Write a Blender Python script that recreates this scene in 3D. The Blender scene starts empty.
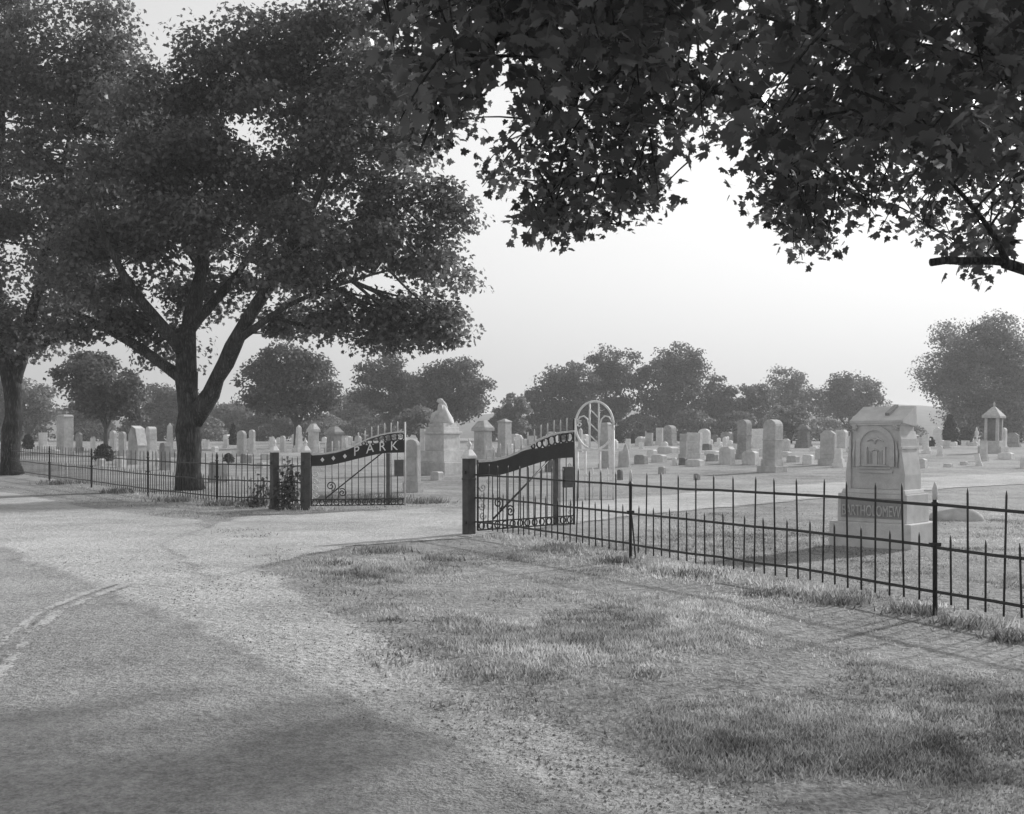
import bpy, bmesh, math, random
import numpy as np
from mathutils import Vector, Matrix

S = bpy.context.scene
C = S.collection
R = math.radians
rng = np.random.default_rng(11)
random.seed(11)

# ------------------------------------------------------------------ camera
F, CX, HY, EYE = 1100.0, 512.0, 440.0, 1.6
cam_d = bpy.data.cameras.new('camera')
cam = bpy.data.objects.new('camera', cam_d)
C.objects.link(cam)
cam.location = (0, 0, EYE)
cam.rotation_euler = (R(90), 0, 0)
cam_d.sensor_width = 36.0
cam_d.lens = 36.0 * F / 1024.0
cam_d.shift_y = (HY - 407.0) / 1024.0
cam_d.clip_start = 0.05
cam_d.clip_end = 6000
S.camera = cam

# ------------------------------------------------------------------ sky, sun, exposure
SUN_EL, SUN_AZ = 26.0, 47.0
w = bpy.data.worlds.new('World')
S.world = w
w.use_nodes = True
wn = w.node_tree
bg = wn.nodes['Background']
sky = wn.nodes.new('ShaderNodeTexSky')
sky.sky_type = 'NISHITA'
sky.sun_disc = False
sky.sun_elevation = R(SUN_EL)
sky.sun_rotation = R(SUN_AZ)
sky.air_density = 5.0
sky.dust_density = 0.05
sky.ozone_density = 1.0
bw = wn.nodes.new('ShaderNodeRGBToBW')
wn.links.new(sky.outputs[0], bw.inputs[0])
wn.links.new(bw.outputs[0], bg.inputs['Color'])
bg.inputs['Strength'].default_value = 0.14
sd = bpy.data.lights.new('sun', 'SUN')
sd.energy = 3.9
sd.angle = R(2.2)
sd.color = (1, 1, 1)
sun = bpy.data.objects.new('sun', sd)
C.objects.link(sun)
sv = Vector((math.cos(R(SUN_EL)) * math.sin(R(SUN_AZ)), math.cos(R(SUN_EL)) * math.cos(R(SUN_AZ)), math.sin(R(SUN_EL))))
sun.rotation_euler = sv.to_track_quat('Z', 'Y').to_euler()
sun.location = (40, 30, 60)
S.view_settings.view_transform = 'Standard'
S.view_settings.look = 'None'
S.view_settings.gamma = 1
S.view_settings.exposure = 0.24
S.view_settings.use_curve_mapping = False
S.render.engine = 'CYCLES'
S.cycles.max_bounces = 6
S.cycles.diffuse_bounces = 3
S.cycles.transparent_max_bounces = 12
S.cycles.volume_bounces = 1
S.cycles.use_denoising = True
HAZE = 0.0008


# ------------------------------------------------------------------ terrain
_py = np.array([-60, 26, 36, 45, 70, 100, 140, 200, 400, 1500.])
_pz = np.array([0, 0, .06, .17, .75, 1.25, 1.55, 1.75, 2.2, 3.0])
_ty = np.arange(-60, 1500, 1.0)
_tz = np.interp(_ty, _py, _pz)
_k = np.hanning(13); _k /= _k.sum()
_tz = np.convolve(np.pad(_tz, 6, 'edge'), _k, 'valid')


def H(x, y):
    x = np.asarray(x, float); y = np.asarray(y, float)
    z = np.interp(y, _ty, _tz)
    near = np.clip((26 - y) / 8, 0, 1) * np.clip((x + 3) / 3, 0, 1)
    return z + .025 * near * (np.sin(x * .9 + 1.3) * np.cos(y * .7 + x * .3))


def gp(px, py):
    """ground point seen at a pixel of the photograph (measured from it)"""
    lo, hi = 2.0, 150.0
    k = (px - CX) / F
    for _ in range(50):
        m = .5 * (lo + hi)
        if HY + F * (EYE - float(H(k * m, m))) / m > py: lo = m
        else: hi = m
    return (k * lo, lo, float(H(k * lo, lo)))


def P(px, py, d):
    return np.array([(px - CX) / F * d, d, EYE + (HY - py) / F * d])


def vnoise(x, y, s, seed=0):
    x = np.asarray(x) / s; y = np.asarray(y) / s
    xi = np.floor(x).astype(np.int64); yi = np.floor(y).astype(np.int64)
    fx = x - xi; fy = y - yi
    fx = fx * fx * (3 - 2 * fx); fy = fy * fy * (3 - 2 * fy)
    def h(a, b):
        n = (a * 374761393 + b * 668265263 + seed * 982451653) & 0x7fffffff
        n = ((n ^ (n >> 13)) * 1274126177) & 0x7fffffff
        return ((n ^ (n >> 16)) & 0xffff) / 65535.0
    return (h(xi, yi) * (1 - fx) + h(xi + 1, yi) * fx) * (1 - fy) + (h(xi, yi + 1) * (1 - fx) + h(xi + 1, yi + 1) * fx) * fy


def inpoly(x, y, poly):
    poly = np.asarray(poly)[:, :2]
    inside = np.zeros(np.shape(x), bool)
    n = len(poly)
    for i in range(n):
        x0, y0 = poly[i]; x1, y1 = poly[(i + 1) % n]
        c = ((y0 > y) != (y1 > y)) & (x < (x1 - x0) * (y - y0) / (y1 - y0 + 1e-12) + x0)
        inside ^= c
    return inside


# ------------------------------------------------------------------ materials (the photograph is monochrome)
def new_mat(name):
    m = bpy.data.materials.new(name)
    m.use_nodes = True
    nt = m.node_tree
    return m, nt, nt.nodes['Principled BSDF'], nt.nodes['Material Output']


def nd(nt, t, **kw):
    n = nt.nodes.new(t)
    for k, v in kw.items():
        if k in n.inputs: n.inputs[k].default_value = v
        else: setattr(n, k, v)
    return n


def mth(nt, op, a, b=None, clamp=False):
    n = nt.nodes.new('ShaderNodeMath'); n.operation = op; n.use_clamp = clamp
    for i, v in enumerate((a, b)):
        if v is None: continue
        if isinstance(v, (int, float)): n.inputs[i].default_value = v
        else: nt.links.new(v, n.inputs[i])
    return n.outputs[0]


def noise_out(nt, vec, scale, detail=4, rough=.55):
    n = nd(nt, 'ShaderNodeTexNoise', Scale=scale, Detail=detail, Roughness=rough)
    if vec is not None: nt.links.new(vec, n.inputs['Vector'])
    return n.outputs['Fac']


def mapr(nt, v, a, b, c, d):
    n = nt.nodes.new('ShaderNodeMapRange'); n.clamp = True
    nt.links.new(v, n.inputs[0])
    for i, q in enumerate((a, b, c, d)): n.inputs[i + 1].default_value = q
    return n.outputs[0]


def mottled(name, lo, hi, scales=((3, .5), (30, .3)), rough=.85, bump=.0, bscale=60, spec=.3, metallic=0):
    """grey surface with weathering noise"""
    m, nt, b, out = new_mat(name)
    tc = nt.nodes.new('ShaderNodeTexCoord').outputs['Object']
    acc = None
    for s, wgt in scales:
        v = mth(nt, 'MULTIPLY', mth(nt, 'SUBTRACT', noise_out(nt, tc, s), .5), wgt * 3)
        acc = v if acc is None else mth(nt, 'ADD', acc, v)
    f = mth(nt, 'ADD', acc, .5, True)
    col = mapr(nt, f, 0, 1, lo, hi)
    nt.links.new(col, b.inputs['Base Color'])
    b.inputs['Roughness'].default_value = rough
    b.inputs['Specular IOR Level'].default_value = spec
    b.inputs['Metallic'].default_value = metallic
    if bump:
        bp = nd(nt, 'ShaderNodeBump', Strength=bump, Distance=.02)
        nt.links.new(noise_out(nt, tc, bscale, 3), bp.inputs['Height'])
        nt.links.new(bp.outputs[0], b.inputs['Normal'])
    return m


def leaf_mat(name, lo, hi, trans=.35, rough=.5, spec=.35):
    m, nt, b, out = new_mat(name)
    at = nd(nt, 'ShaderNodeAttribute', attribute_name='tint')
    col = mapr(nt, at.outputs['Fac'], 0, 1, lo, hi)
    nt.links.new(col, b.inputs['Base Color'])
    b.inputs['Roughness'].default_value = rough
    b.inputs['Specular IOR Level'].default_value = spec
    tr = nt.nodes.new('ShaderNodeBsdfTranslucent')
    nt.links.new(mth(nt, 'MULTIPLY', col, 1.9), tr.inputs['Color'])
    mx = nd(nt, 'ShaderNodeMixShader'); mx.inputs[0].default_value = trans
    nt.links.new(b.outputs[0], mx.inputs[1]); nt.links.new(tr.outputs[0], mx.inputs[2])
    nt.links.new(mx.outputs[0], out.inputs['Surface'])
    return m


def ground_mat(name, lo, hi, big, fine, bump=.5, alpha_edge=None, mid=1.2, coarse=None):
    """ground sheets: coarse patches, middle mottling and fine grain; optional ragged edge from the 'edge' attribute (metres from the edge)"""
    m, nt, b, out = new_mat(name)
    pos = nt.nodes.new('ShaderNodeNewGeometry').outputs['Position']
    n1 = noise_out(nt, pos, big, 5, .6)
    n2 = noise_out(nt, pos, mid, 5, .65)
    n3 = noise_out(nt, pos, fine, 3, .6)
    n4 = noise_out(nt, pos, fine * .27, 3, .6)
    f = mth(nt, 'ADD', mth(nt, 'MULTIPLY', mth(nt, 'SUBTRACT', n1, .5), 1.5), mth(nt, 'MULTIPLY', mth(nt, 'SUBTRACT', n2, .5), 1.1))
    f = mth(nt, 'ADD', f, mth(nt, 'MULTIPLY', mth(nt, 'SUBTRACT', n3, .5), 2.0))
    f = mth(nt, 'ADD', f, mth(nt, 'MULTIPLY', mth(nt, 'SUBTRACT', n4, .5), 1.4))
    f = mth(nt, 'ADD', f, .5, True)
    nt.links.new(mapr(nt, f, 0, 1, lo, hi), b.inputs['Base Color'])
    b.inputs['Roughness'].default_value = .95
    b.inputs['Specular IOR Level'].default_value = .1
    bp = nd(nt, 'ShaderNodeBump', Strength=bump, Distance=.03)
    nt.links.new(mth(nt, 'ADD', n3, mth(nt, 'MULTIPLY', n4, 2.0)), bp.inputs['Height'])
    nt.links.new(bp.outputs[0], b.inputs['Normal'])
    if alpha_edge:
        at = nd(nt, 'ShaderNodeAttribute', attribute_name='edge')
        v = mth(nt, 'DIVIDE', at.outputs['Fac'], alpha_edge)
        v = mth(nt, 'ADD', v, mth(nt, 'MULTIPLY', mth(nt, 'SUBTRACT', n2, .5), 1.6))
        v = mth(nt, 'ADD', v, mth(nt, 'MULTIPLY', mth(nt, 'SUBTRACT', n3, .5), 1.3))
        a = mapr(nt, v, .35, .62, 0, 1)
        # the sheet ends for certain at its own border
        a = mth(nt, 'MULTIPLY', a, mapr(nt, at.outputs['Fac'], 0, alpha_edge * .25, 0, 1))
        nt.links.new(a, b.inputs['Alpha'])
    return m


M = {}
M['lawn'] = ground_mat('lawn', .14, .42, .14, 34, .8, mid=.9)
M['gravel'] = ground_mat('pale gravel', .27, .6, .22, 45, .8, alpha_edge=.8)
M['asphalt'] = ground_mat('worn asphalt', .20, .43, .2, 60, .7, alpha_edge=.6)
M['track'] = ground_mat('dusty track', .34, .5, .4, 50, .3, alpha_edge=.17)
M['hill'] = ground_mat('wooded hill', .06, .12, .01, .3, .3, mid=.06)
def bark_mat(name, lo, hi):
    m, nt, b, out = new_mat(name)
    tc = nt.nodes.new('ShaderNodeTexCoord').outputs['Object']
    mp = nt.nodes.new('ShaderNodeMapping'); mp.inputs['Scale'].default_value = (1, 1, .16)
    nt.links.new(tc, mp.inputs['Vector'])
    n1 = noise_out(nt, mp.outputs[0], 16, 4, .6); n2 = noise_out(nt, tc, 2.2, 4)
    rg = mth(nt, 'ABSOLUTE', mth(nt, 'SUBTRACT', n1, .5))
    f = mth(nt, 'ADD', mth(nt, 'MULTIPLY', rg, 4.5), mth(nt, 'MULTIPLY', mth(nt, 'SUBTRACT', n2, .5), 1.2), True)
    nt.links.new(mapr(nt, f, 0, 1, lo, hi), b.inputs['Base Color'])
    b.inputs['Roughness'].default_value = .95; b.inputs['Specular IOR Level'].default_value = .1
    bp = nd(nt, 'ShaderNodeBump', Strength=1.0, Distance=.06); nt.links.new(rg, bp.inputs['Height']); nt.links.new(bp.outputs[0], b.inputs['Normal'])
    return m


M['bark'] = bark_mat('maple bark', .018, .12)
M['farbark'] = mottled('distant bark', .05, .1, ((3, .5),), .95)
M['leaf_near'] = leaf_mat('overhanging maple leaf', .015, .14, .30, .36, .5)
M['leaf_big'] = leaf_mat('maple leaf', .025, .15, .45, .40, .5)
M['leaf_far'] = leaf_mat('distant leaf', .035, .13, .35, .6, .3)
M['leaf_pale'] = leaf_mat('pale distant leaf', .08, .2, .35, .6, .3)  # lighter leaf colour, paints haze paleness into the far trees
M['leaf_dark'] = leaf_mat('evergreen needle', .015, .045, .15, .6, .25)
M['blade'] = leaf_mat('grass blade', .09, .54, .35, .7, .08)
M['iron'] = mottled('black iron paint', .012, .04, ((12, .5), (60, .5)), .5, .15, 80, .5)
M['oldiron'] = mottled('weathered iron paint', .03, .08, ((8, .6), (60, .5)), .65, .2, 80, .4)
M['sign'] = mottled('dark sign board paint', .010, .024, ((5, .6), (40, .4)), .55, .08, 60, .4)
M['whitepaint'] = mottled('white paint', .55, .8, ((9, .6), (50, .4)), .55, .05, 60, .4)
M['silver'] = mottled('pale aluminium paint', .42, .68, ((9, .6), (50, .4)), .5, .05, 60, .4)
M['box'] = mottled('grey lock box paint', .06, .12, ((9, .6),), .6)
for nm, lo, hi in (('white', .6, .82), ('pale', .45, .7), ('grey', .34, .55), ('mid', .22, .40), ('dark', .11, .24)):
    M['stone_' + nm] = mottled(nm + ' weathered stone', lo, hi, ((1.3, .75), (7, .55), (60, .4)), .9, .4, 70)
M['granite'] = mottled('carved grey granite', .46, .68, ((1.3, .6), (6, .45), (90, .55)), .85, .25, 110)
M['granite_in'] = mottled('rough grey granite ground', .26, .38, ((9, .3), (120, .7)), .95, .6, 120)
M['pebble'] = leaf_mat('loose pebble', .12, .5, 0.0, .9, .2)


# ------------------------------------------------------------------ object helpers
def tag(o, label=None, cat=None, group=None, kind=None):
    if label: o['label'] = label
    if cat: o['category'] = cat
    if group: o['group'] = group
    if kind: o['kind'] = kind
    return o


def thing(name, loc, label, cat, group=None, rz=0.0):
    o = bpy.data.objects.new(name, None)
    o.empty_display_size = .2
    C.objects.link(o)
    o.location = loc
    o.rotation_euler = (0, 0, rz)
    return tag(o, label, cat, group)


class MB:
    def __init__(s): s.v = []; s.f = []; s.sm = []
    def add(s, vs, fs, smooth=False):
        n = len(s.v)
        s.v.extend([tuple(map(float, p)) for p in vs])
        for f in fs: s.f.append([i + n for i in f]); s.sm.append(smooth)
    def box(s, x0, x1, y0, y1, z0, z1, tx=1.0, ty=1.0):
        cx, cy = (x0 + x1) / 2, (y0 + y1) / 2
        hx, hy = (x1 - x0) / 2, (y1 - y0) / 2
        vs = [(cx - hx, cy - hy, z0), (cx + hx, cy - hy, z0), (cx + hx, cy + hy, z0), (cx - hx, cy + hy, z0),
              (cx - hx * tx, cy - hy * ty, z1), (cx + hx * tx, cy - hy * ty, z1), (cx + hx * tx, cy + hy * ty, z1), (cx - hx * tx, cy + hy * ty, z1)]
        s.add(vs, [(3, 2, 1, 0), (4, 5, 6, 7), (0, 1, 5, 4), (1, 2, 6, 5), (2, 3, 7, 6), (3, 0, 4, 7)])
    def prism(s, outline, y0, y1):
        """outline in x,z; anticlockwise seen from -y"""
        n = len(outline)
        vs = [(x, y0, z) for x, z in outline] + [(x, y1, z) for x, z in outline]
        fs = [list(range(n)), list(range(2 * n - 1, n - 1, -1))]
        for i in range(n):
            j = (i + 1) % n
            fs.append([j, i, i + n, j + n])
        s.add(vs, fs)
    def tube(s, pts, rad, sides=6, smooth=True):
        pts = [Vector(p) for p in pts]
        n = len(pts)
        if not hasattr(rad, '__len__'): rad = [rad] * n
        t = (pts[1] - pts[0]).normalized()
        a = t.orthogonal().normalized()
        vs = []
        for i, p in enumerate(pts):
            tt = (pts[min(i + 1, n - 1)] - pts[max(i - 1, 0)])
            if tt.length < 1e-9: tt = t
            tt.normalize()
            a = (a - tt * a.dot(tt))
            if a.length < 1e-6: a = tt.orthogonal()
            a.normalize()
            b = tt.cross(a)
            for k in range(sides):
                q = 2 * math.pi * k / sides
                vs.append(p + (a * math.cos(q) + b * math.sin(q)) * rad[i])
        fs = []
        for i in range(n - 1):
            for k in range(sides):
                k2 = (k + 1) % sides
                fs.append((i * sides + k, i * sides + k2, (i + 1) * sides + k2, (i + 1) * sides + k))
        fs.append(list(range(sides - 1, -1, -1)))
        fs.append([(n - 1) * sides + k for k in range(sides)])
        s.add(vs, fs, smooth)
    def lathe(s, prof, cx=0, cy=0, sides=12, smooth=True):
        vs = []
        for r, z in prof:
            for k in range(sides):
                q = 2 * math.pi * (k + .5) / sides
                vs.append((cx + r * math.cos(q), cy + r * math.sin(q), z))
        fs = []
        n = len(prof)
        for i in range(n - 1):
            for k in range(sides):
                k2 = (k + 1) % sides
                fs.append((i * sides + k, i * sides + k2, (i + 1) * sides + k2, (i + 1) * sides + k))
        fs.append(list(range(sides - 1, -1, -1)))
        fs.append([(n - 1) * sides + k for k in range(sides)])
        s.add(vs, fs, smooth)
    def build(s, name, mat, parent=None, off=None, bevel=0.0):
        me = bpy.data.meshes.new(name)
        v = s.v
        if off is not None: v = [(x - off[0], y - off[1], z - off[2]) for x, y, z in v]
        me.from_pydata(v, [], s.f)
        me.polygons.foreach_set('use_smooth', s.sm)
        if bevel:
            bm = bmesh.new(); bm.from_mesh(me)
            es = [e for e in bm.edges if len(e.link_faces) == 2 and e.calc_face_angle(0) > .5]
            bmesh.ops.bevel(bm, geom=es, offset=bevel, segments=2, profile=.6, affect='EDGES', clamp_overlap=True)
            bm.to_mesh(me); bm.free()
        me.materials.append(mat)
        o = bpy.data.objects.new(name, me)
        C.objects.link(o)
        if parent is not None: o.parent = parent
        return o


def np_mesh(name, verts, K, mat, tint=None, parent=None, off=None, smooth=False):
    """verts: (N,K,3) polygons of K corners each -> one mesh; tint: (N,)"""
    N = len(verts)
    v = np.asarray(verts, np.float32).reshape(-1, 3)
    if off is not None: v = v - np.asarray(off, np.float32)
    me = bpy.data.meshes.new(name)
    me.vertices.add(N * K); me.loops.add(N * K); me.polygons.add(N)
    me.vertices.foreach_set('co', v.astype(np.float32).ravel())
    me.loops.foreach_set('vertex_index', np.arange(N * K, dtype=np.int32))
    me.polygons.foreach_set('loop_start', np.arange(0, N * K, K, dtype=np.int32))
    me.polygons.foreach_set('loop_total', np.full(N, K, np.int32))
    me.update(calc_edges=True)
    if tint is not None:
        a = me.attributes.new('tint', 'FLOAT', 'POINT')
        a.data.foreach_set('value', np.repeat(np.asarray(tint, np.float32), K))
    me.materials.append(mat)
    o = bpy.data.objects.new(name, me)
    C.objects.link(o)
    if parent is not None: o.parent = parent
    return o


KITE = np.array([(0, 0, 0), (.42, .30, -.08), (.34, .66, -.1), (0, 1.05, -.02), (-.34, .66, -.1), (-.42, .30, -.08)])
_h = [(.22, -.10), (.44, -.02), (.35, .13), (.60, .33), (.41, .38), (.36, .54), (.21, .47), (.24, .72), (.11, .74)]
MAPLE = [(0, 0)] + _h + [(0, 1.0)] + [(-x, y) for x, y in reversed(_h)]
MAPLE = np.array([(x, y, -.22 * abs(x) - .18 * y * y) for x, y in MAPLE])
STAR = np.array([(0, 0, 0), (.42, 0, -.1), (.30, .22, -.04), (.56, .42, -.14), (.26, .52, -.04), (0, 1.0, -.12),
                 (-.26, .52, -.04), (-.56, .42, -.14), (-.30, .22, -.04), (-.42, 0, -.1)])


def leaf_verts(cen, size, shape, nrm, r=rng):
    """leaf polygons at cen (N,3), normals near nrm (N,3), random spin"""
    N = len(cen)
    n = nrm / (np.linalg.norm(nrm, axis=1, keepdims=True) + 1e-9)
    a = r.normal(size=(N, 3)); a[:, 2] -= .6          # tips tend to droop
    a -= n * np.sum(a * n, 1, keepdims=True)
    a /= (np.linalg.norm(a, axis=1, keepdims=True) + 1e-9)
    b = np.cross(a, n)
    s = shape[None] * np.asarray(size)[:, None, None]
    return cen[:, None] + s[:, :, 0:1] * b[:, None] + s[:, :, 1:2] * a[:, None] + s[:, :, 2:3] * (r.random((N, 1, 1)) * 2.4 - .1) * n[:, None]


# ------------------------------------------------------------------ the setting: ground, road, drive
def graded(a, b, lo, hi, fine, grow=1.13):
    out = list(np.arange(a, b + 1e-6, fine))
    st = fine; x = b
    while x < hi: st *= grow; x += st; out.append(x)
    st = fine; x = a
    while x > lo: st *= grow; x -= st; out.insert(0, x)
    return np.array(out)


xs = graded(-14, 14, -1100, 1100, .5)
ys = graded(0, 60, -60, 1300, .5)
gx, gy = np.meshgrid(xs, ys)
gz = H(gx, gy)
nx, ny = len(xs), len(ys)
me = bpy.data.meshes.new('ground')
idx = np.arange(nx * ny).reshape(ny, nx)
q = np.stack([idx[:-1, :-1], idx[:-1, 1:], idx[1:, 1:], idx[1:, :-1]], -1).reshape(-1, 4)
me.from_pydata(np.stack([gx, gy, gz], -1).reshape(-1, 3).tolist(), [], q.tolist())
me.polygons.foreach_set('use_smooth', [True] * len(q))
me.materials.append(M['lawn'])
ground = bpy.data.objects.new('ground', me); C.objects.link(ground); tag(ground, kind='structure')


def resample(pl, n):
    pl = np.array(pl, float)[:, :2]
    d = np.r_[0, np.cumsum(np.linalg.norm(np.diff(pl, axis=0), axis=1))]
    t = np.linspace(0, d[-1], n)
    return np.stack([np.interp(t, d, pl[:, 0]), np.interp(t, d, pl[:, 1])], 1)


def strip(name, left, right, mat, off, n=120, m=24, ends=(True, True), fade=(True, True)):
    A, B = resample(left, n), resample(right, n)
    t = np.linspace(0, 1, m)[None, :, None]
    g = A[:, None] * (1 - t) + B[:, None] * t
    z = H(g[..., 0], g[..., 1]) + off
    wd = np.linalg.norm(B - A, axis=1)[:, None]
    e = np.full((n, m), 9.0)
    if fade[0]: e = np.minimum(e, t[..., 0] * wd)
    if fade[1]: e = np.minimum(e, (1 - t[..., 0]) * wd)
    al = np.r_[0, np.cumsum(np.linalg.norm(np.diff((A + B) / 2, axis=0), axis=1))][:, None]
    if ends[0]: e = np.minimum(e, al + 0 * e)
    if ends[1]: e = np.minimum(e, al[-1] - al + 0 * e)
    me = bpy.data.meshes.new(name)
    ix = np.arange(n * m).reshape(n, m)
    q = np.stack([ix[:-1, :-1], ix[:-1, 1:], ix[1:, 1:], ix[1:, :-1]], -1).reshape(-1, 4)
    me.from_pydata(np.concatenate([g, z[..., None]], -1).reshape(-1, 3).tolist(), [], q.tolist())
    a = me.attributes.new('edge', 'FLOAT', 'POINT')
    a.data.foreach_set('value', e.astype(np.float32).ravel())
    me.polygons.foreach_set('use_smooth', [True] * len(q))
    me.update()
    nz = sum(p.normal.z for p in me.polygons)
    if nz < 0: me.flip_normals()
    me.materials.append(mat)
    o = bpy.data.objects.new(name, me); C.objects.link(o); tag(o, kind='structure')
    return np.concatenate([A, B[::-1]], 0)


# road edge, measured on the photograph and carried on straight both ways
e0, e1 = np.array(gp(640, 814)[:2]), np.array(gp(0, 540)[:2])
rd = (e1 - e0) / np.linalg.norm(e1 - e0)
rn = np.array([-rd[1], rd[0]])                       # to the far side of the road (left)
if rn[0] > 0: rn = -rn
RE = [e0 - rd * 40, e0 - rd * 10, e0, e0 + rd * 7 + rn * -.15, e1, e1 + rd * 12, e1 + rd * 150]
strip_road = strip('road', RE, [p + rn * 7.5 for p in RE], M['asphalt'], .022, n=220, m=20)
# gravel shoulder between road and grass, broad at the left where the drive leaves the road
SH = [e0 - rd * 40 - rn * .9, e0 - rd * 10 - rn * .9, gp(830, 814)[:2], gp(640, 752)[:2], gp(505, 692)[:2], gp(390, 628)[:2], gp(320, 590)[:2], gp(270, 548)[:2],
      gp(215, 521)[:2], gp(120, 512)[:2], gp(30, 495)[:2], gp(-120, 481)[:2], np.array(gp(-120, 481)[:2]) + rd * 100]
strip_sh = strip('gravel_shoulder', [p + rn * 1.2 for p in RE], SH, M['gravel'], .012, n=260, m=26)
# drive through the gateway, bending right among the graves
DL = [gp(150, 545)[:2], gp(235, 516)[:2], gp(300, 514)[:2], gp(420, 508)[:2], gp(520, 503)[:2], gp(612, 499)[:2], gp(700, 491.5)[:2], gp(800, 484)[:2], gp(960, 475.5)[:2], gp(1060, 470)[:2], gp(1250, 462)[:2]]
DR = [gp(200, 590)[:2], gp(300, 562)[:2], gp(360, 549)[:2], gp(466, 541)[:2], gp(560, 529)[:2], gp(625, 518.5)[:2], gp(700, 511.5)[:2], gp(800, 502)[:2], gp(960, 488.5)[:2], gp(1060, 483)[:2], gp(1250, 472)[:2]]
strip_dr = strip('drive', DL, DR, M['gravel'], .017, n=200, m=24)
# pale dusty tyre tracks swinging across the road
for dx in (0, 17):
    tl = [gp(-60 + dx, 720)[:2], gp(-8 + dx, 665)[:2], gp(10 + dx, 640)[:2], gp(40 + dx, 615)[:2], gp(90 + dx, 594)[:2], gp(120 + dx, 584)[:2]]
    tl = np.array(tl)
    tg = np.gradient(tl, axis=0); tg /= np.linalg.norm(tg, axis=1, keepdims=True)
    nn = np.stack([-tg[:, 1], tg[:, 0]], 1)
    strip('tyre_track', tl - nn * .13, tl + nn * .13, M['track'], .03, n=60, m=6)

# far wooded hill beyond the cemetery
hx = np.linspace(-700, 900, 120); hy = np.linspace(420, 900, 26)
GX, GY = np.meshgrid(hx, hy)
ridge = 15 + 7 * np.exp(-((GX - 240) / 150) ** 2) + 3 * np.sin(GX / 70) + 1.5 * np.sin(GX / 23 + 1) + rng.normal(size=GX.shape) * .35
prof = np.sin(np.clip((GY - 420) / 480, 0, 1) * math.pi) ** .8
HZ = 1 + ridge * prof
me = bpy.data.meshes.new('hill')
ix = np.arange(GX.size).reshape(GX.shape)
q = np.stack([ix[:-1, :-1], ix[:-1, 1:], ix[1:, 1:], ix[1:, :-1]], -1).reshape(-1, 4)
me.from_pydata(np.stack([GX, GY, HZ], -1).reshape(-1, 3).tolist(), [], q.tolist())
me.polygons.foreach_set('use_smooth', [True] * len(q))
me.materials.append(M['hill'])
hill = bpy.data.objects.new('hill', me); C.objects.link(hill); tag(hill, kind='structure')

# ------------------------------------------------------------------ haze
mz, nt, b, out = new_mat('haze')
nt.nodes.remove(b)
pv = nd(nt, 'ShaderNodeVolumePrincipled', Density=HAZE, Anisotropy=.25)
pv.inputs['Color'].default_value = (.93, .93, .93, 1)
nt.links.new(pv.outputs[0], out.inputs['Volume'])
mb = MB(); mb.box(-1150, 1150, -65, 1550, -2, 34)
hz = mb.build('haze', mz); tag(hz, kind='stuff')
hz['label'] = 'thin pale summer haze over the cemetery'
hz.display_type = 'WIRE'

# ------------------------------------------------------------------ trees
def bez(p0, p1, sag, n=5):
    p0 = np.array(p0, float); p1 = np.array(p1, float)
    mid = (p0 + p1) / 2 + np.array(sag)
    t = np.linspace(0, 1, n)[:, None]
    return (1 - t) ** 2 * p0 + 2 * t * (1 - t) * mid + t ** 2 * p1


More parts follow.
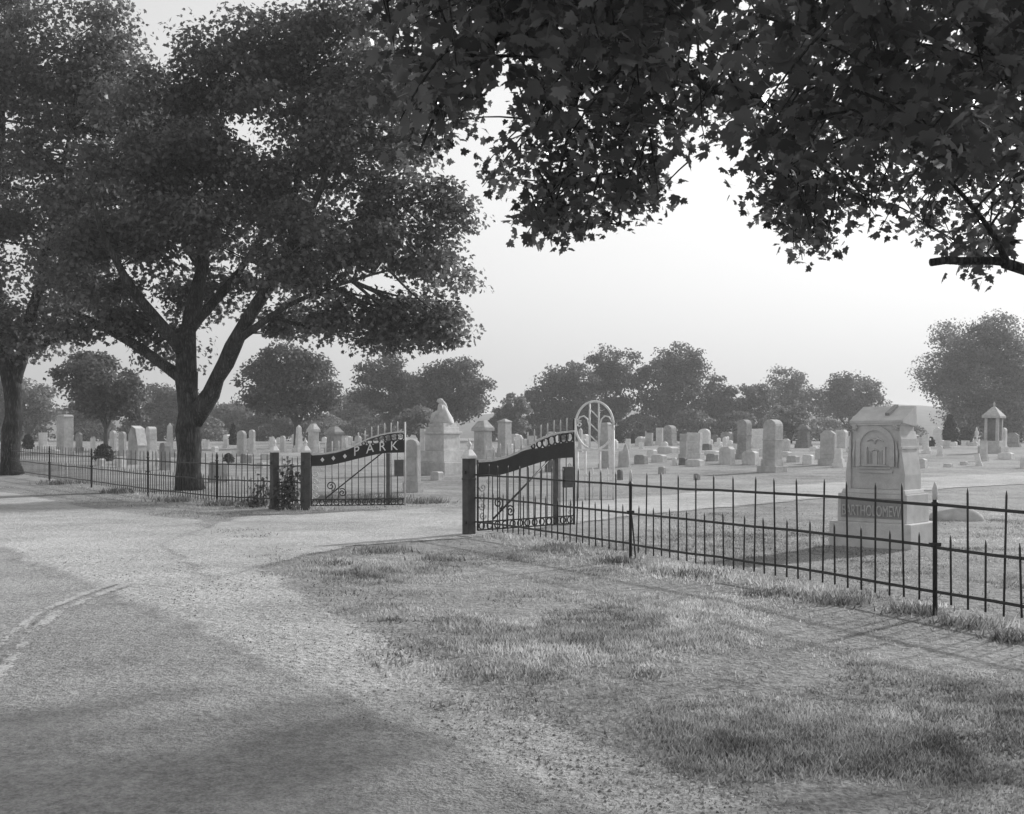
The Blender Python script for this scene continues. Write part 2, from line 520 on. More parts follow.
def big_tree(name, base, lobes, limbs, depth, ncl, per, lsize, label, cat, group, mat, shape=STAR, seed=1, spread=.62, dscale=.75, twig=.22, clump=.80):
    """lobes: (px, py, rx, ry, dy) measured on the photograph at the tree's own distance; limbs: list of (points, r0, r1)"""
    r = np.random.default_rng(seed)
    root = thing(name, base, label, cat, group)
    mb = MB()
    samples = []
    for pts, r0, r1 in limbs:
        pts = np.array(pts, float)
        # smooth the polyline
        d = np.r_[0, np.cumsum(np.linalg.norm(np.diff(pts, axis=0), axis=1))]
        n = max(6, int(d[-1] / .5))
        t = np.linspace(0, d[-1], n)
        sm = np.stack([np.interp(t, d, pts[:, k]) for k in range(3)], 1)
        for _ in range(3): sm[1:-1] = .25 * sm[:-2] + .5 * sm[1:-1] + .25 * sm[2:]
        sm[1:-1] += r.normal(size=sm[1:-1].shape) * (r0 * .07)
        rad = np.linspace(r0, r1, n) * (1 + .07 * np.sin(np.arange(n) * 1.7 + r0 * 40) + r.normal(size=n) * .035)
        if r0 > .25 and abs(sm[0, 2] - base[2]) < .4:      # root flare
            hgt = sm[:, 2] - sm[0, 2]
            rad = rad * (1 + .28 * np.exp(-np.clip(hgt, 0, 9) / .3))
        mb.tube(sm, list(rad), 12 if r0 > .2 else 8)
        samples.append(sm[int(n * .3):])
    samples = np.concatenate(samples)
    sc = depth / F
    vol = np.array([(a[2] * a[3]) for a in lobes], float)
    cnt = np.maximum(3, (vol / vol.sum() * ncl)).astype(int)
    cl = []
    for lb, n in zip(lobes, cnt):
        px, py, rx, ry = lb[:4]; dy = lb[4] if len(lb) > 4 else 0.0
        c = P(px, py, depth) + np.array([0, dy, 0])
        v = r.normal(size=(n, 3)); v /= np.linalg.norm(v, axis=1, keepdims=True)
        rad = (.45 + .55 * r.random((n, 1)) ** .6)
        pts = c + v * rad * np.array([rx * sc, .5 * (rx + ry) * sc * dscale, ry * sc])
        if clump:                                     # draw the sprays together into boughs, leaving gaps between them
            nk = max(2, n // 9)
            hub = pts[:nk]
            near = np.argmin(np.linalg.norm(pts[:, None] - hub[None], axis=2), 1)
            pts = hub[near] + (pts - hub[near]) * np.array([clump, clump, clump * .8])
        cl.append(pts)
    cl = np.concatenate(cl)
    cl = cl[cl[:, 2] > base[2] + 1.2]
    for i in np.nonzero(r.random(len(cl)) < twig)[0]:
        dd = np.linalg.norm(samples - cl[i], axis=1) + np.clip(samples[:, 2] - cl[i, 2], 0, 9) * 1.5
        j = np.argmin(dd)
        L = np.linalg.norm(samples[j] - cl[i])
        if L > .3:
            pts = bez(samples[j], cl[i], (0, 0, -.08 * L))
            mb.tube(pts, list(np.linspace(.012 * L + .012, .008, 5)), 4)
    mb.build('trunk', M['bark'] if depth < 60 else M['farbark'], root, base)
    N = len(cl) * per
    ci = np.repeat(np.arange(len(cl)), per)
    off = r.normal(size=(N, 3)); off *= (r.random((N, 1)) ** .45) / np.linalg.norm(off, axis=1, keepdims=True)
    off = off * np.array([spread, spread, spread * .55]) * 1.75
    fl = .6 + .8 * r.random(len(cl))
    off *= fl[ci][:, None]
    cen = cl[ci] + off
    cen[:, 2] -= .12 * (off[:, 0] ** 2 + off[:, 1] ** 2) / spread
    nrm = r.normal(size=(N, 3)) * .75
    nrm[:, 2] += .75
    nrm += off / (spread * 1.6)
    size = lsize * (.65 + .7 * r.random(N))
    lv = leaf_verts(cen, size, shape, nrm, r)
    tint = np.clip(.15 + .45 * r.random(N) + .4 * r.random(len(cl))[ci], 0, 1)
    np_mesh('crown', lv, len(shape), mat, tint, root, base)
    return root


MAPG = 'shade maples standing by the cemetery fence'
# the large forked maple behind the fence
bA = gp(190, 490); dA = bA[1]
PA = lambda x, y, dd=0: P(x, y, dA) + np.array([0, dd, 0])
sA = dA / F
limbsA = [
    ([bA, PA(189, 465), PA(188, 440), PA(189, 415), PA(189, 392), PA(186, 372)], 12.6 * sA, 11 * sA),
    ([PA(187, 380), PA(184, 345), PA(190, 310, .3), PA(198, 270, .6), PA(196, 220, .8), PA(205, 160, 1), PA(215, 90, 1)], 10 * sA, 2.0 * sA),
    ([PA(193, 422), PA(206, 402), PA(222, 378, -.3), PA(238, 348, -.6), PA(256, 318, -.8), PA(280, 285, -1), PA(306, 240, -1), PA(330, 190, -1), PA(345, 130, -1)], 9.5 * sA, 1.8 * sA),
    ([PA(182, 378), PA(165, 366, .2), PA(140, 350, .5), PA(110, 332, .8), PA(80, 318, 1), PA(40, 300, 1.4)], 6.5 * sA, 2.0 * sA),
    ([PA(184, 352), PA(168, 325, -.8), PA(150, 300, -1.6), PA(134, 262, -2.2), PA(120, 210, -2.6)], 7 * sA, 1.5 * sA),
    ([PA(190, 330), PA(206, 296, 1), PA(228, 262, 1.8), PA(250, 210, 2.4), PA(268, 150, 2.8)], 6 * sA, 1.4 * sA),
    ([PA(240, 345, -.6), PA(262, 332, -1.2), PA(300, 312, -2), PA(350, 296, -2.6), PA(400, 285, -3)], 4 * sA, 1.0 * sA),
    ([PA(290, 268, -1), PA(330, 235, -.5), PA(372, 212, 0), PA(420, 200, .3)], 3.6 * sA, 1.0 * sA),
    ([PA(198, 270, .6), PA(176, 232, .4), PA(160, 200, .2), PA(150, 178, 0)], 4.5 * sA, 1.2 * sA),
    ([PA(300, 250, -1), PA(298, 190, -.6), PA(306, 130, 0), PA(300, 70, .4)], 3.6 * sA, 1.0 * sA),
]
lobesA = [(160, 125, 48, 62, 0), (170, 175, 45, 45, 1), (225, 58, 55, 64), (285, 46, 60, 52, 1), (340, 50, 66, 66), (270, 140, 105, 80), (378, 140, 68, 75, -.5), (414, 215, 60, 58), (434, 275, 52, 46),
          (422, 322, 60, 34, -1), (340, 262, 75, 50, -2), (345, 310, 48, 30, -1), (215, 205, 80, 70, -1), (130, 190, 60, 75), (120, 265, 65, 50, -1), (90, 310, 55, 35, 1),
          (190, 285, 60, 32, 2.5), (285, 315, 55, 22, 2), (280, 225, 60, 60, 3), (150, 335, 40, 20, 1.5), (385, 345, 38, 16, 0)]
big_tree('maple_tree', bA, lobesA, limbsA, dA, 790, 120, .135, 'large forked maple with a thick trunk behind the picket fence', 'tree', MAPG, M['leaf_big'], STAR, 5, .50)

# the second maple at the left edge
bB = gp(12, 475); dB = bB[1]
PB = lambda x, y, dd=0: P(x, y, dB) + np.array([0, dd, 0])
sB = dB / F
limbsB = [
    ([bB, PB(11, 450), PB(13, 420), PB(13, 395), PB(11, 372)], 9.5 * sB, 8.5 * sB),
    ([PB(11, 385), PB(4, 350), PB(-2, 310), PB(-8, 250), PB(-2, 170), PB(5, 80)], 8 * sB, 2 * sB),
    ([PB(14, 385), PB(24, 352), PB(36, 318, -.5), PB(52, 280, -1), PB(70, 220, -1.5), PB(85, 140, -1.5)], 7 * sB, 1.6 * sB),
    ([PB(30, 352), PB(52, 345, -.6), PB(85, 335, -1), PB(120, 322, -1.4)], 3.2 * sB, .8 * sB),
    ([PB(4, 350), PB(-30, 310, .6), PB(-70, 260, 1), PB(-110, 200, 1.2)], 5 * sB, 1.2 * sB),
]
lobesB = [(140, 105, 42, 62, 1), (150, 160, 40, 50, 1), (45, 50, 95, 90), (118, 70, 44, 58, -1), (0, 150, 130, 110), (105, 165, 62, 85, -2), (105, 245, 60, 60, -2), (30, 270, 90, 70), (-90, 90, 110, 130), (-90, 240, 100, 90),
          (60, 335, 48, 24, -1), (0, 330, 50, 28, -2), (-40, 340, 50, 30, 1)]
big_tree('maple_tree', bB, lobesB, limbsB, dB, 760, 110, .165, 'dark maple cut off by the left edge of the view', 'tree', MAPG, M['leaf_big'], STAR, 8, .64)


def far_tree(px, by, d, x0, x1, y0, y1, label, mat='leaf_far', cat='tree', n=150, per=46, ls=.34, seed=0, name='tree', trunk_px=None, stem=True, group='trees beyond the graves', lobes=9, fork=True):
    """broadleaf tree measured on the photograph: crown box x0..x1, y0..y1 px, standing at distance d"""
    r = np.random.default_rng(seed + 100)
    base = ((px - CX) / F * d, d, float(H((px - CX) / F * d, d)))
    cx, cy, rx, ry = (x0 + x1) / 2, (y0 + y1) / 2, (x1 - x0) / 2, (y1 - y0) / 2
    lb = []
    for k in range(lobes):
        a = 2 * math.pi * (k + r.random() * .6) / lobes
        q = .46 + .2 * r.random()
        lb.append((cx + rx * q * math.cos(a), cy + ry * q * math.sin(a) * (.95 if math.sin(a) < 0 else .8), rx * (.36 + .2 * r.random()), ry * (.36 + .2 * r.random()), r.normal() * rx * d / F * .3))
    lb.append((cx, cy, rx * .60, ry * .60, 0))
    lb.append((cx + r.normal() * rx * .12, y0 + ry * .32, rx * .42, ry * .32, 0))
    T = lambda x, y: P(x, y, d)
    tw = (trunk_px or max(2.2, rx * .075)) * d / F
    lim = [([base, T(px, by - (by - y1) * .6), T(px, min(y1, by - 4)), T((px + cx) / 2, cy + ry * .3), T(cx, cy - ry * .4)], tw, tw * .25)]
    if fork:
        for s in (-1, 1):
            lim.append(([T(px, y1 + (by - y1) * .15), T(px + s * rx * .25, cy + ry * .45), T(cx + s * rx * .5, cy)], tw * .6, tw * .15))
    sp = max(.4, rx * d / F * .15)
    return big_tree(name, base, lb, lim, d, n, int(per * 1.5), ls * .8, label, cat, group, M[mat], KITE, seed, sp, .9, .3, .92)


# trees among and beyond the graves, left to right
far_tree(30, 441, 125, -20, 62, 376, 432, 'pale hazy tree behind the maple trunk at the left edge', 'leaf_pale', seed=1)
far_tree(106, 447, 72, 58, 146, 350, 426, 'small dark tree with a forked stem among the left graves', n=170, per=55, ls=.24, seed=2, trunk_px=2.6)
far_tree(160, 441, 130, 125, 205, 380, 437, 'grey leafy tree behind the broad gabled monument', 'leaf_far', seed=3)
far_tree(85, 441, 135, 52, 112, 402, 438, 'low grey tree behind the tall blank shaft', 'leaf_far', seed=33)
far_tree(228, 441, 140, 196, 262, 400, 437, 'pale low tree in the gap under the forked maple', 'leaf_pale', seed=4)
far_tree(297, 444, 84, 243, 337, 343, 424, 'round headed tree with a single stem behind the left gate', n=230, per=60, ls=.25, seed=5, trunk_px=3.4)
far_tree(255, 441, 128, 236, 300, 412, 439, 'dark low thicket tree beside the round headed tree', seed=35)
far_tree(352, 441, 140, 322, 384, 392, 437, 'pale tree right of the round headed tree', 'leaf_pale', seed=6)
far_tree(390, 442, 110, 354, 424, 352, 430, 'ragged tree behind the gate lettering', n=180, per=55, ls=.28, seed=7)
far_tree(447, 442, 112, 402, 493, 352, 434, 'wide dark tree behind the statue monument', n=240, per=60, ls=.28, seed=8)
far_tree(420, 442, 100, 395, 440, 408, 440, 'pale bushy tree left of the statue monument', 'leaf_pale', seed=9, n=70)
far_tree(509, 442, 118, 497, 528, 394, 438, 'thin pale tree between statue and spreading trees', 'leaf_pale', seed=10, n=60)
far_tree(560, 441, 132, 520, 600, 362, 437, 'first of the spreading trees right of the sky gap', n=190, seed=11)
far_tree(606, 441, 136, 570, 642, 345, 437, 'tall tree rising behind the white arched gate', n=210, seed=12)
far_tree(672, 441, 136, 636, 712, 341, 437, 'tallest tree of the middle row, domed top', n=230, seed=13)
far_tree(712, 441, 140, 690, 742, 372, 438, 'shorter tree leaning on the tallest middle tree', n=130, seed=14)
far_tree(750, 441, 142, 724, 780, 378, 438, 'low dark tree in the middle of the row', n=130, seed=15)
far_tree(785, 441, 150, 752, 820, 365, 434, 'lighter open tree right of the low dark tree', n=150, seed=16, mat='leaf_pale')
far_tree(850, 441, 150, 814, 888, 367, 436, 'round dark tree just left of the distant hill', n=180, seed=17)
far_tree(790, 443, 104, 768, 818, 400, 438, 'small pale ornamental tree behind the tall square shaft', 'leaf_pale', seed=18, n=70, per=40, ls=.25)
far_tree(968, 444, 112, 926, 1042, 312, 446, 'broad pale tree standing alone at the right edge', n=560, per=66, ls=.25, seed=19, trunk_px=4, mat='leaf_pale', lobes=14)
far_tree(1020, 442, 118, 1000, 1062, 398, 438, 'pale bushy tree at the right edge by the roofed monument', 'leaf_pale', seed=20, n=90)


def evergreen(name, px, by, wpx, hpx, label, cat, seed, mat='leaf_dark', pointed=True, group='clipped evergreens and bushes among the graves'):
    r = np.random.default_rng(seed)
    base = gp(px, by); d = base[1]; sc = d / F
    wd, ht = wpx * sc, hpx * sc
    root = thing(name, base, label, cat, group)
    mb = MB(); mb.tube([(base[0], base[1], base[2]), (base[0], base[1], base[2] + ht * .7)], [wd * .07, wd * .03], 6)
    mb.build('stem', M['farbark'], root, base)
    N = 2600 if ht < 2.2 else 3600
    t = r.random(N) ** .8
    if pointed: rad = np.minimum(1, (1 - t) * 1.5) ** .8
    else: rad = np.sqrt(np.clip(1 - t ** 2.4, 0, 1)) * (.86 + .14 * np.minimum(1, t * 4))
    rad = rad * wd / 2 * (.72 + .33 * r.random(N)) * (1 + .12 * np.sin(t * 17 + seed))
    a = r.random(N) * 2 * math.pi
    rad = rad * (1 + .22 * np.sin(a * 3 + seed) * np.sin(t * 5 + seed * 2))
    cen = np.stack([base[0] + rad * np.cos(a), base[1] + rad * np.sin(a), base[2] + .03 + t * ht], 1)
    nrm = np.stack([np.cos(a), np.sin(a), np.full(N, .5)], 1) + r.normal(size=(N, 3)) * .6
    lv = leaf_verts(cen, ht * .085 * (.6 + .8 * r.random(N)), KITE, nrm, r)
    np_mesh('foliage', lv, len(KITE), M[mat], r.random(N), root, base)
    return root


evergreen('conical_evergreen', 950, 445, 16, 29, 'dark conical evergreen in front of the lone broad tree', 'evergreen', 1)
evergreen('rounded_bush', 965, 444, 13, 16, 'dark rounded bush beside the conical evergreen', 'bush', 2, pointed=False)
evergreen('conical_evergreen', 233, 445, 7, 20, 'thin dark evergreen left of the twin headstones', 'evergreen', 3)
evergreen('rounded_bush', 28, 449, 11, 14, 'round dark bush beside the left edge tree trunk', 'bush', 4, pointed=False)
evergreen('rounded_bush', 104, 461, 19, 16, 'loose dark bush under the small forked tree', 'bush', 5, pointed=False)
evergreen('rounded_bush', 228.5, 463, 11, 9, 'low round bush below the twin headstones', 'bush', 6, pointed=False)
evergreen('rounded_bush', 619, 443, 10, 16, 'dark upright bush right of the white arched gate', 'bush', 7, pointed=False)
evergreen('conical_evergreen', 633, 443.5, 6, 10, 'short dark evergreen beyond the boulder marker', 'evergreen', 8)
evergreen('rounded_bush', 931, 446.5, 7, 9, 'small dark bush behind the white cross', 'bush', 9, pointed=False)

# understorey closing the gaps below the far crowns
UG = 'shrubs along the far side of the cemetery'
for i, (px, hh, ww, mt, lb) in enumerate([
    (18, 22, 60, 'leaf_pale', 'pale shrub mass at the left edge behind the small white headstone'), (88, 20, 54, 'leaf_far', 'grey shrub between the tall plain shaft and the small dark tree'),
    (150, 26, 62, 'leaf_far', 'grey shrub behind the broad gabled monument'), (205, 24, 44, 'leaf_pale', 'pale shrub just right of the forked maple trunk'),
    (262, 22, 56, 'leaf_far', 'dark shrub behind the white cap of the outer gate post'), (322, 26, 60, 'leaf_pale', 'pale shrub right of the single-stemmed tree'),
    (372, 24, 60, 'leaf_far', 'grey shrub above the left gate curve'), (505, 26, 44, 'leaf_pale', 'pale shrub behind the pointed square shaft'),
    (545, 28, 60, 'leaf_far', 'dark shrub below the first spreading tree'), (592, 26, 60, 'leaf_far', 'dark shrub behind the oval of the white arched gate'),
    (640, 26, 56, 'leaf_far', 'dark shrub left of the round-capped tomb'), (690, 30, 66, 'leaf_far', 'dark shrub behind the panelled headstone'),
    (738, 28, 56, 'leaf_far', 'dark shrub behind the domed column monument'), (775, 24, 44, 'leaf_pale', 'pale shrub behind the tall square shaft'),
    (822, 22, 50, 'leaf_pale', 'pale feathery shrub left of the named monument'), (905, 18, 40, 'leaf_pale', 'pale shrub below the distant hill'),
    (1005, 26, 56, 'leaf_pale', 'pale shrub right of the roofed monument')]):
    o = evergreen('shrub', px, 440.9, ww, hh, lb, 'shrub', 300 + i, mt, False, UG)

# ------------------------------------------------------------------ gravestones
def arc_top(w, z0, z1, n=8):
    """outline points of a rounded top from right to left"""
    return [(w / 2 * math.cos(math.pi * k / n), z0 + (z1 - z0) * math.sin(math.pi * k / n)) for k in range(n + 1)]


def serp_top(w, z0, z1, n=10):
    out = []
    for k in range(n + 1):
        x = w / 2 - w * k / n
        u = abs(x) / (w / 2)
        out.append((x, z0 + (z1 - z0) * (1 if u < .35 else .5 + .5 * math.cos((u - .35) / .65 * math.pi))))
    return out


ROT = 43
GS = 'gravestones spread over the cemetery lawn'


def stone(kind, px, by, wpx, hpx, tone, label, cat='headstone', rot=None, dr=None, lean=0):
    base = gp(px, by)
    sc = base[1] / F
    ht = hpx * sc + .02
    thin = {'round': .24, 'flat': .28, 'serp': .26, 'gable': .26, 'marker': .55}.get(kind, .62)
    if dr: thin = dr
    wd = wpx * sc / (math.cos(R(ROT)) + thin * math.sin(R(ROT)))
    dp = wd * thin
    rz = -R(ROT + random.uniform(-4, 4)) if rot is None else -R(rot)
    nm = {'round': 'headstone', 'flat': 'headstone', 'serp': 'headstone', 'gable': 'headstone', 'marker': 'grave_marker', 'block': 'headstone'}.get(kind, 'grave_monument')
    if kind in ('obelisk', 'cross'): nm = kind if kind == 'obelisk' else 'stone_cross'
    mat = M['stone_' + tone]
    rt = thing(nm, base, label, cat, GS, rz)
    lean = lean or random.uniform(-1.8, 1.8)
    if lean: rt.rotation_euler[1] = R(lean)
    bv = max(.006, wd * .02)
    def part(n, mb, m=None, bevel=bv): return mb.build(n, m or mat, rt, bevel=bevel)
    if kind in ('round', 'flat', 'serp', 'gable'):
        bh = min(.3, ht * .2)
        b = MB(); b.box(-wd * .5, wd * .5, -dp * .8, dp * .8, -.12, bh); part('base', b)
        w2 = wd * .82
        if kind == 'round': top = arc_top(w2, ht - w2 * .32, ht)
        elif kind == 'serp': top = serp_top(w2, ht - w2 * .2, ht)
        elif kind == 'gable': top = [(w2 / 2, ht - w2 * .35), (0, ht), (-w2 / 2, ht - w2 * .35)]
        else: top = [(w2 / 2, ht), (-w2 / 2, ht)]
        b = MB(); b.prism([(-w2 / 2, bh), (w2 / 2, bh)] + top, -dp / 2, dp / 2); part('tablet', b)
        if ht > 1.0 or wd > .9:                       # raised inscription panel
            p = MB(); p.box(-w2 * .36, w2 * .36, -dp / 2 - .025, -dp / 2 + .03, bh + ht * .12, bh + ht * .45); part('inscription_panel', p)
    elif kind in ('marker', 'block'):
        b = MB()
        n = 3
        b.prism([(-wd / 2, -.1), (wd / 2, -.1), (wd / 2 * .97, ht * .86), (wd * .3, ht), (-wd * .32, ht * .98), (-wd / 2 * .96, ht * .84)], -dp / 2, dp / 2)
        part('block', b, bevel=bv * 2)
    elif kind == 'boulder':
        b = MB(); bm = bmesh.new(); bmesh.ops.create_icosphere(bm, subdivisions=3, radius=1)
        for v in bm.verts:
            k = 1 + .1 * math.sin(v.co.x * 5 + v.co.y * 3) + .08 * math.sin(v.co.z * 7 + v.co.x * 4)
            v.co = Vector((v.co.x * wd / 2 * k, v.co.y * dp / 2 * k, v.co.z * ht * k))
        b.add([v.co for v in bm.verts], [[q.index for q in f.verts] for f in bm.faces], True); bm.free()
        part('boulder', b, bevel=0)
    elif kind in ('obelisk', 'shaft', 'roundshaft'):
        b = MB(); h1 = ht * .12; h2 = ht * .24
        b.box(-wd * .5, wd * .5, -wd * .5, wd * .5, -.12, h1); part('base', b)
        b = MB(); b.box(-wd * .38, wd * .38, -wd * .38, wd * .38, h1, h2, .96, .96); part('plinth', b)
        s = wd * .27; b = MB()
        if kind == 'obelisk':
            b.box(-s, s, -s, s, h2, ht * .9, .68, .68); b.box(-s * .68, s * .68, -s * .68, s * .68, ht * .9, ht, .05, .05)
            part('shaft', b)
        elif kind == 'shaft':
            s = wd * .34
            b.box(-s, s, -s, s, h2, ht * .9, .97, .97); part('shaft', b)
            b = MB(); b.box(-s * 1.1, s * 1.1, -s * 1.1, s * 1.1, ht * .9, ht * .93); b.box(-s * 1.08, s * 1.08, -s * 1.08, s * 1.08, ht * .93 + .002, ht, .12, .12); part('cap', b)
        else:
            s = wd * .33
            b.prism([(-s, h2), (s, h2)] + [(x, z) for x, z in arc_top(2 * s, ht - s * .9, ht)], -s, s); part('shaft', b)
            b = MB(); b.box(-s * 1.06, s * 1.06, -s * 1.06, s * 1.06, ht * .60, ht * .63); part('band', b)
    elif kind == 'hip':
        b = MB(); b.box(-wd * .5, wd * .5, -dp * .55, dp * .55, -.12, ht * .16); part('base', b)
        b = MB(); b.box(-wd * .44, wd * .44, -dp * .47, dp * .47, ht * .16, ht * .34); part('plinth', b)
        b = MB(); b.box(-wd * .34, wd * .34, -dp * .36, dp * .36, ht * .34, ht * .76, .97, .97); part('die', b)
        b = MB(); b.box(-wd * .43, wd * .43, -dp * .46, dp * .46, ht * .76, ht * .84); b.box(-wd * .41, wd * .41, -dp * .44, dp * .44, ht * .84 + .002, ht, .42, .42); part('cap', b)
    elif kind == 'die':
        b = MB(); b.box(-wd * .5, wd * .5, -dp * .55, dp * .55, -.12, ht * .18); part('base', b)
        b = MB(); b.box(-wd * .42, wd * .42, -dp * .43, dp * .43, ht * .18, ht * .93, .98, .98); part('die', b)
        b = MB(); b.box(-wd * .45, wd * .45, -dp * .46, dp * .46, ht * .93, ht, .9, .9); part('cap', b)
    elif kind == 'blank':
        b = MB(); b.box(-wd * .56, wd * .56, -dp * .6, dp * .6, -.12, ht * .1); part('base', b)
        b = MB(); b.box(-wd * .48, wd * .48, -dp * .5, dp * .5, ht * .1, ht * .94, .99, .99); part('die', b)
        b = MB(); b.box(-wd * .5, wd * .5, -dp * .52, dp * .52, ht * .94, ht * .955); b.box(-wd * .49, wd * .49, -dp * .51, dp * .51, ht * .955 + .002, ht, .75, .75); part('cap', b)
    elif kind == 'cross':
        b = MB(); b.box(-wd * .5, wd * .5, -dp * .5, dp * .5, -.12, ht * .14); b.box(-wd * .36, wd * .36, -dp * .36, dp * .36, ht * .14 + .002, ht * .32, .8, .8); part('base', b)
        a = wd * .13; b = MB()
        b.prism([(-a, ht * .32), (a, ht * .32), (a, ht * .68), (wd * .36, ht * .68), (wd * .36, ht * .8), (a, ht * .8), (a, ht), (-a, ht), (-a, ht * .8), (-wd * .36, ht * .8), (-wd * .36, ht * .68), (-a, ht * .68)], -a, a); part('cross', b)
    elif kind == 'roofed':
        b = MB(); b.box(-wd * .5, wd * .5, -wd * .5, wd * .5, -.12, ht * .13); part('base', b)
        b = MB(); b.box(-wd * .4, wd * .4, -wd * .4, wd * .4, ht * .13, ht * .24, .95, .95); part('plinth', b)
        b = MB()
        for sx in (-1, 1):
            for sy in (-1, 1): b.box(sx * wd * .24 - wd * .06, sx * wd * .24 + wd * .06, sy * wd * .24 - wd * .06, sy * wd * .24 + wd * .06, ht * .24, ht * .68)
        part('column', b, bevel=0)
        b = MB(); b.box(-wd * .2, wd * .2, -wd * .2, wd * .2, ht * .24, ht * .68); part('die', b, M['stone_dark'])
        b = MB(); b.box(-wd * .4, wd * .4, -wd * .4, wd * .4, ht * .68, ht * .72); b.box(-wd * .4, wd * .4, -wd * .4, wd * .4, ht * .72 + .002, ht * .9, .16, .16); part('roof', b)
        b = MB(); b.lathe([(wd * .06, ht * .89), (wd * .03, ht * .93), (wd * .05, ht * .96), (.004, ht)], sides=8); part('finial', b, bevel=0)
    elif kind == 'stepped':
        b = MB()
        hs = (0, .22, .45, 1.0); ws = (.5, .38, .26)
        for k in range(3): b.box(-wd * ws[k], wd * ws[k], -dp * ws[k], dp * ws[k], ht * hs[k] - (.12 if k == 0 else -.002), ht * hs[k + 1], .9, .9)
        part('block', b)
    elif kind == 'gabled':
        b = MB(); b.box(-wd * .52, wd * .52, -dp * .5, dp * .5, -.12, ht * .12); part('base', b)
        b = MB(); b.prism([(-wd * .45, ht * .12), (wd * .45, ht * .12), (wd * .45, ht * .5), (wd * .22, ht * .93), (-wd * .16, ht), (-wd * .33, ht * .86), (-wd * .45, ht * .8)], -dp * .42, dp * .42); part('tablet', b)
        b = MB(); b.prism([(wd * .455, ht * .48), (wd * .49, ht * .5), (wd * .24, ht * .955), (-wd * .16, ht * 1.025), (-wd * .16, ht * 1.003), (wd * .225, ht * .937)], -dp * .45, dp * .45); part('coping', b, M['stone_pale'])
    elif kind == 'urn':
        b = MB(); b.box(-wd * .5, wd * .5, -wd * .5, wd * .5, -.12, ht * .3, .85, .85); part('pedestal', b)
        b = MB(); b.lathe([(wd * .2, ht * .3), (wd * .14, ht * .42), (wd * .4, ht * .62), (wd * .36, ht * .74), (wd * .16, ht * .82), (wd * .2, ht * .88), (.004, ht)], sides=10); part('urn', b, bevel=0)
    return rt


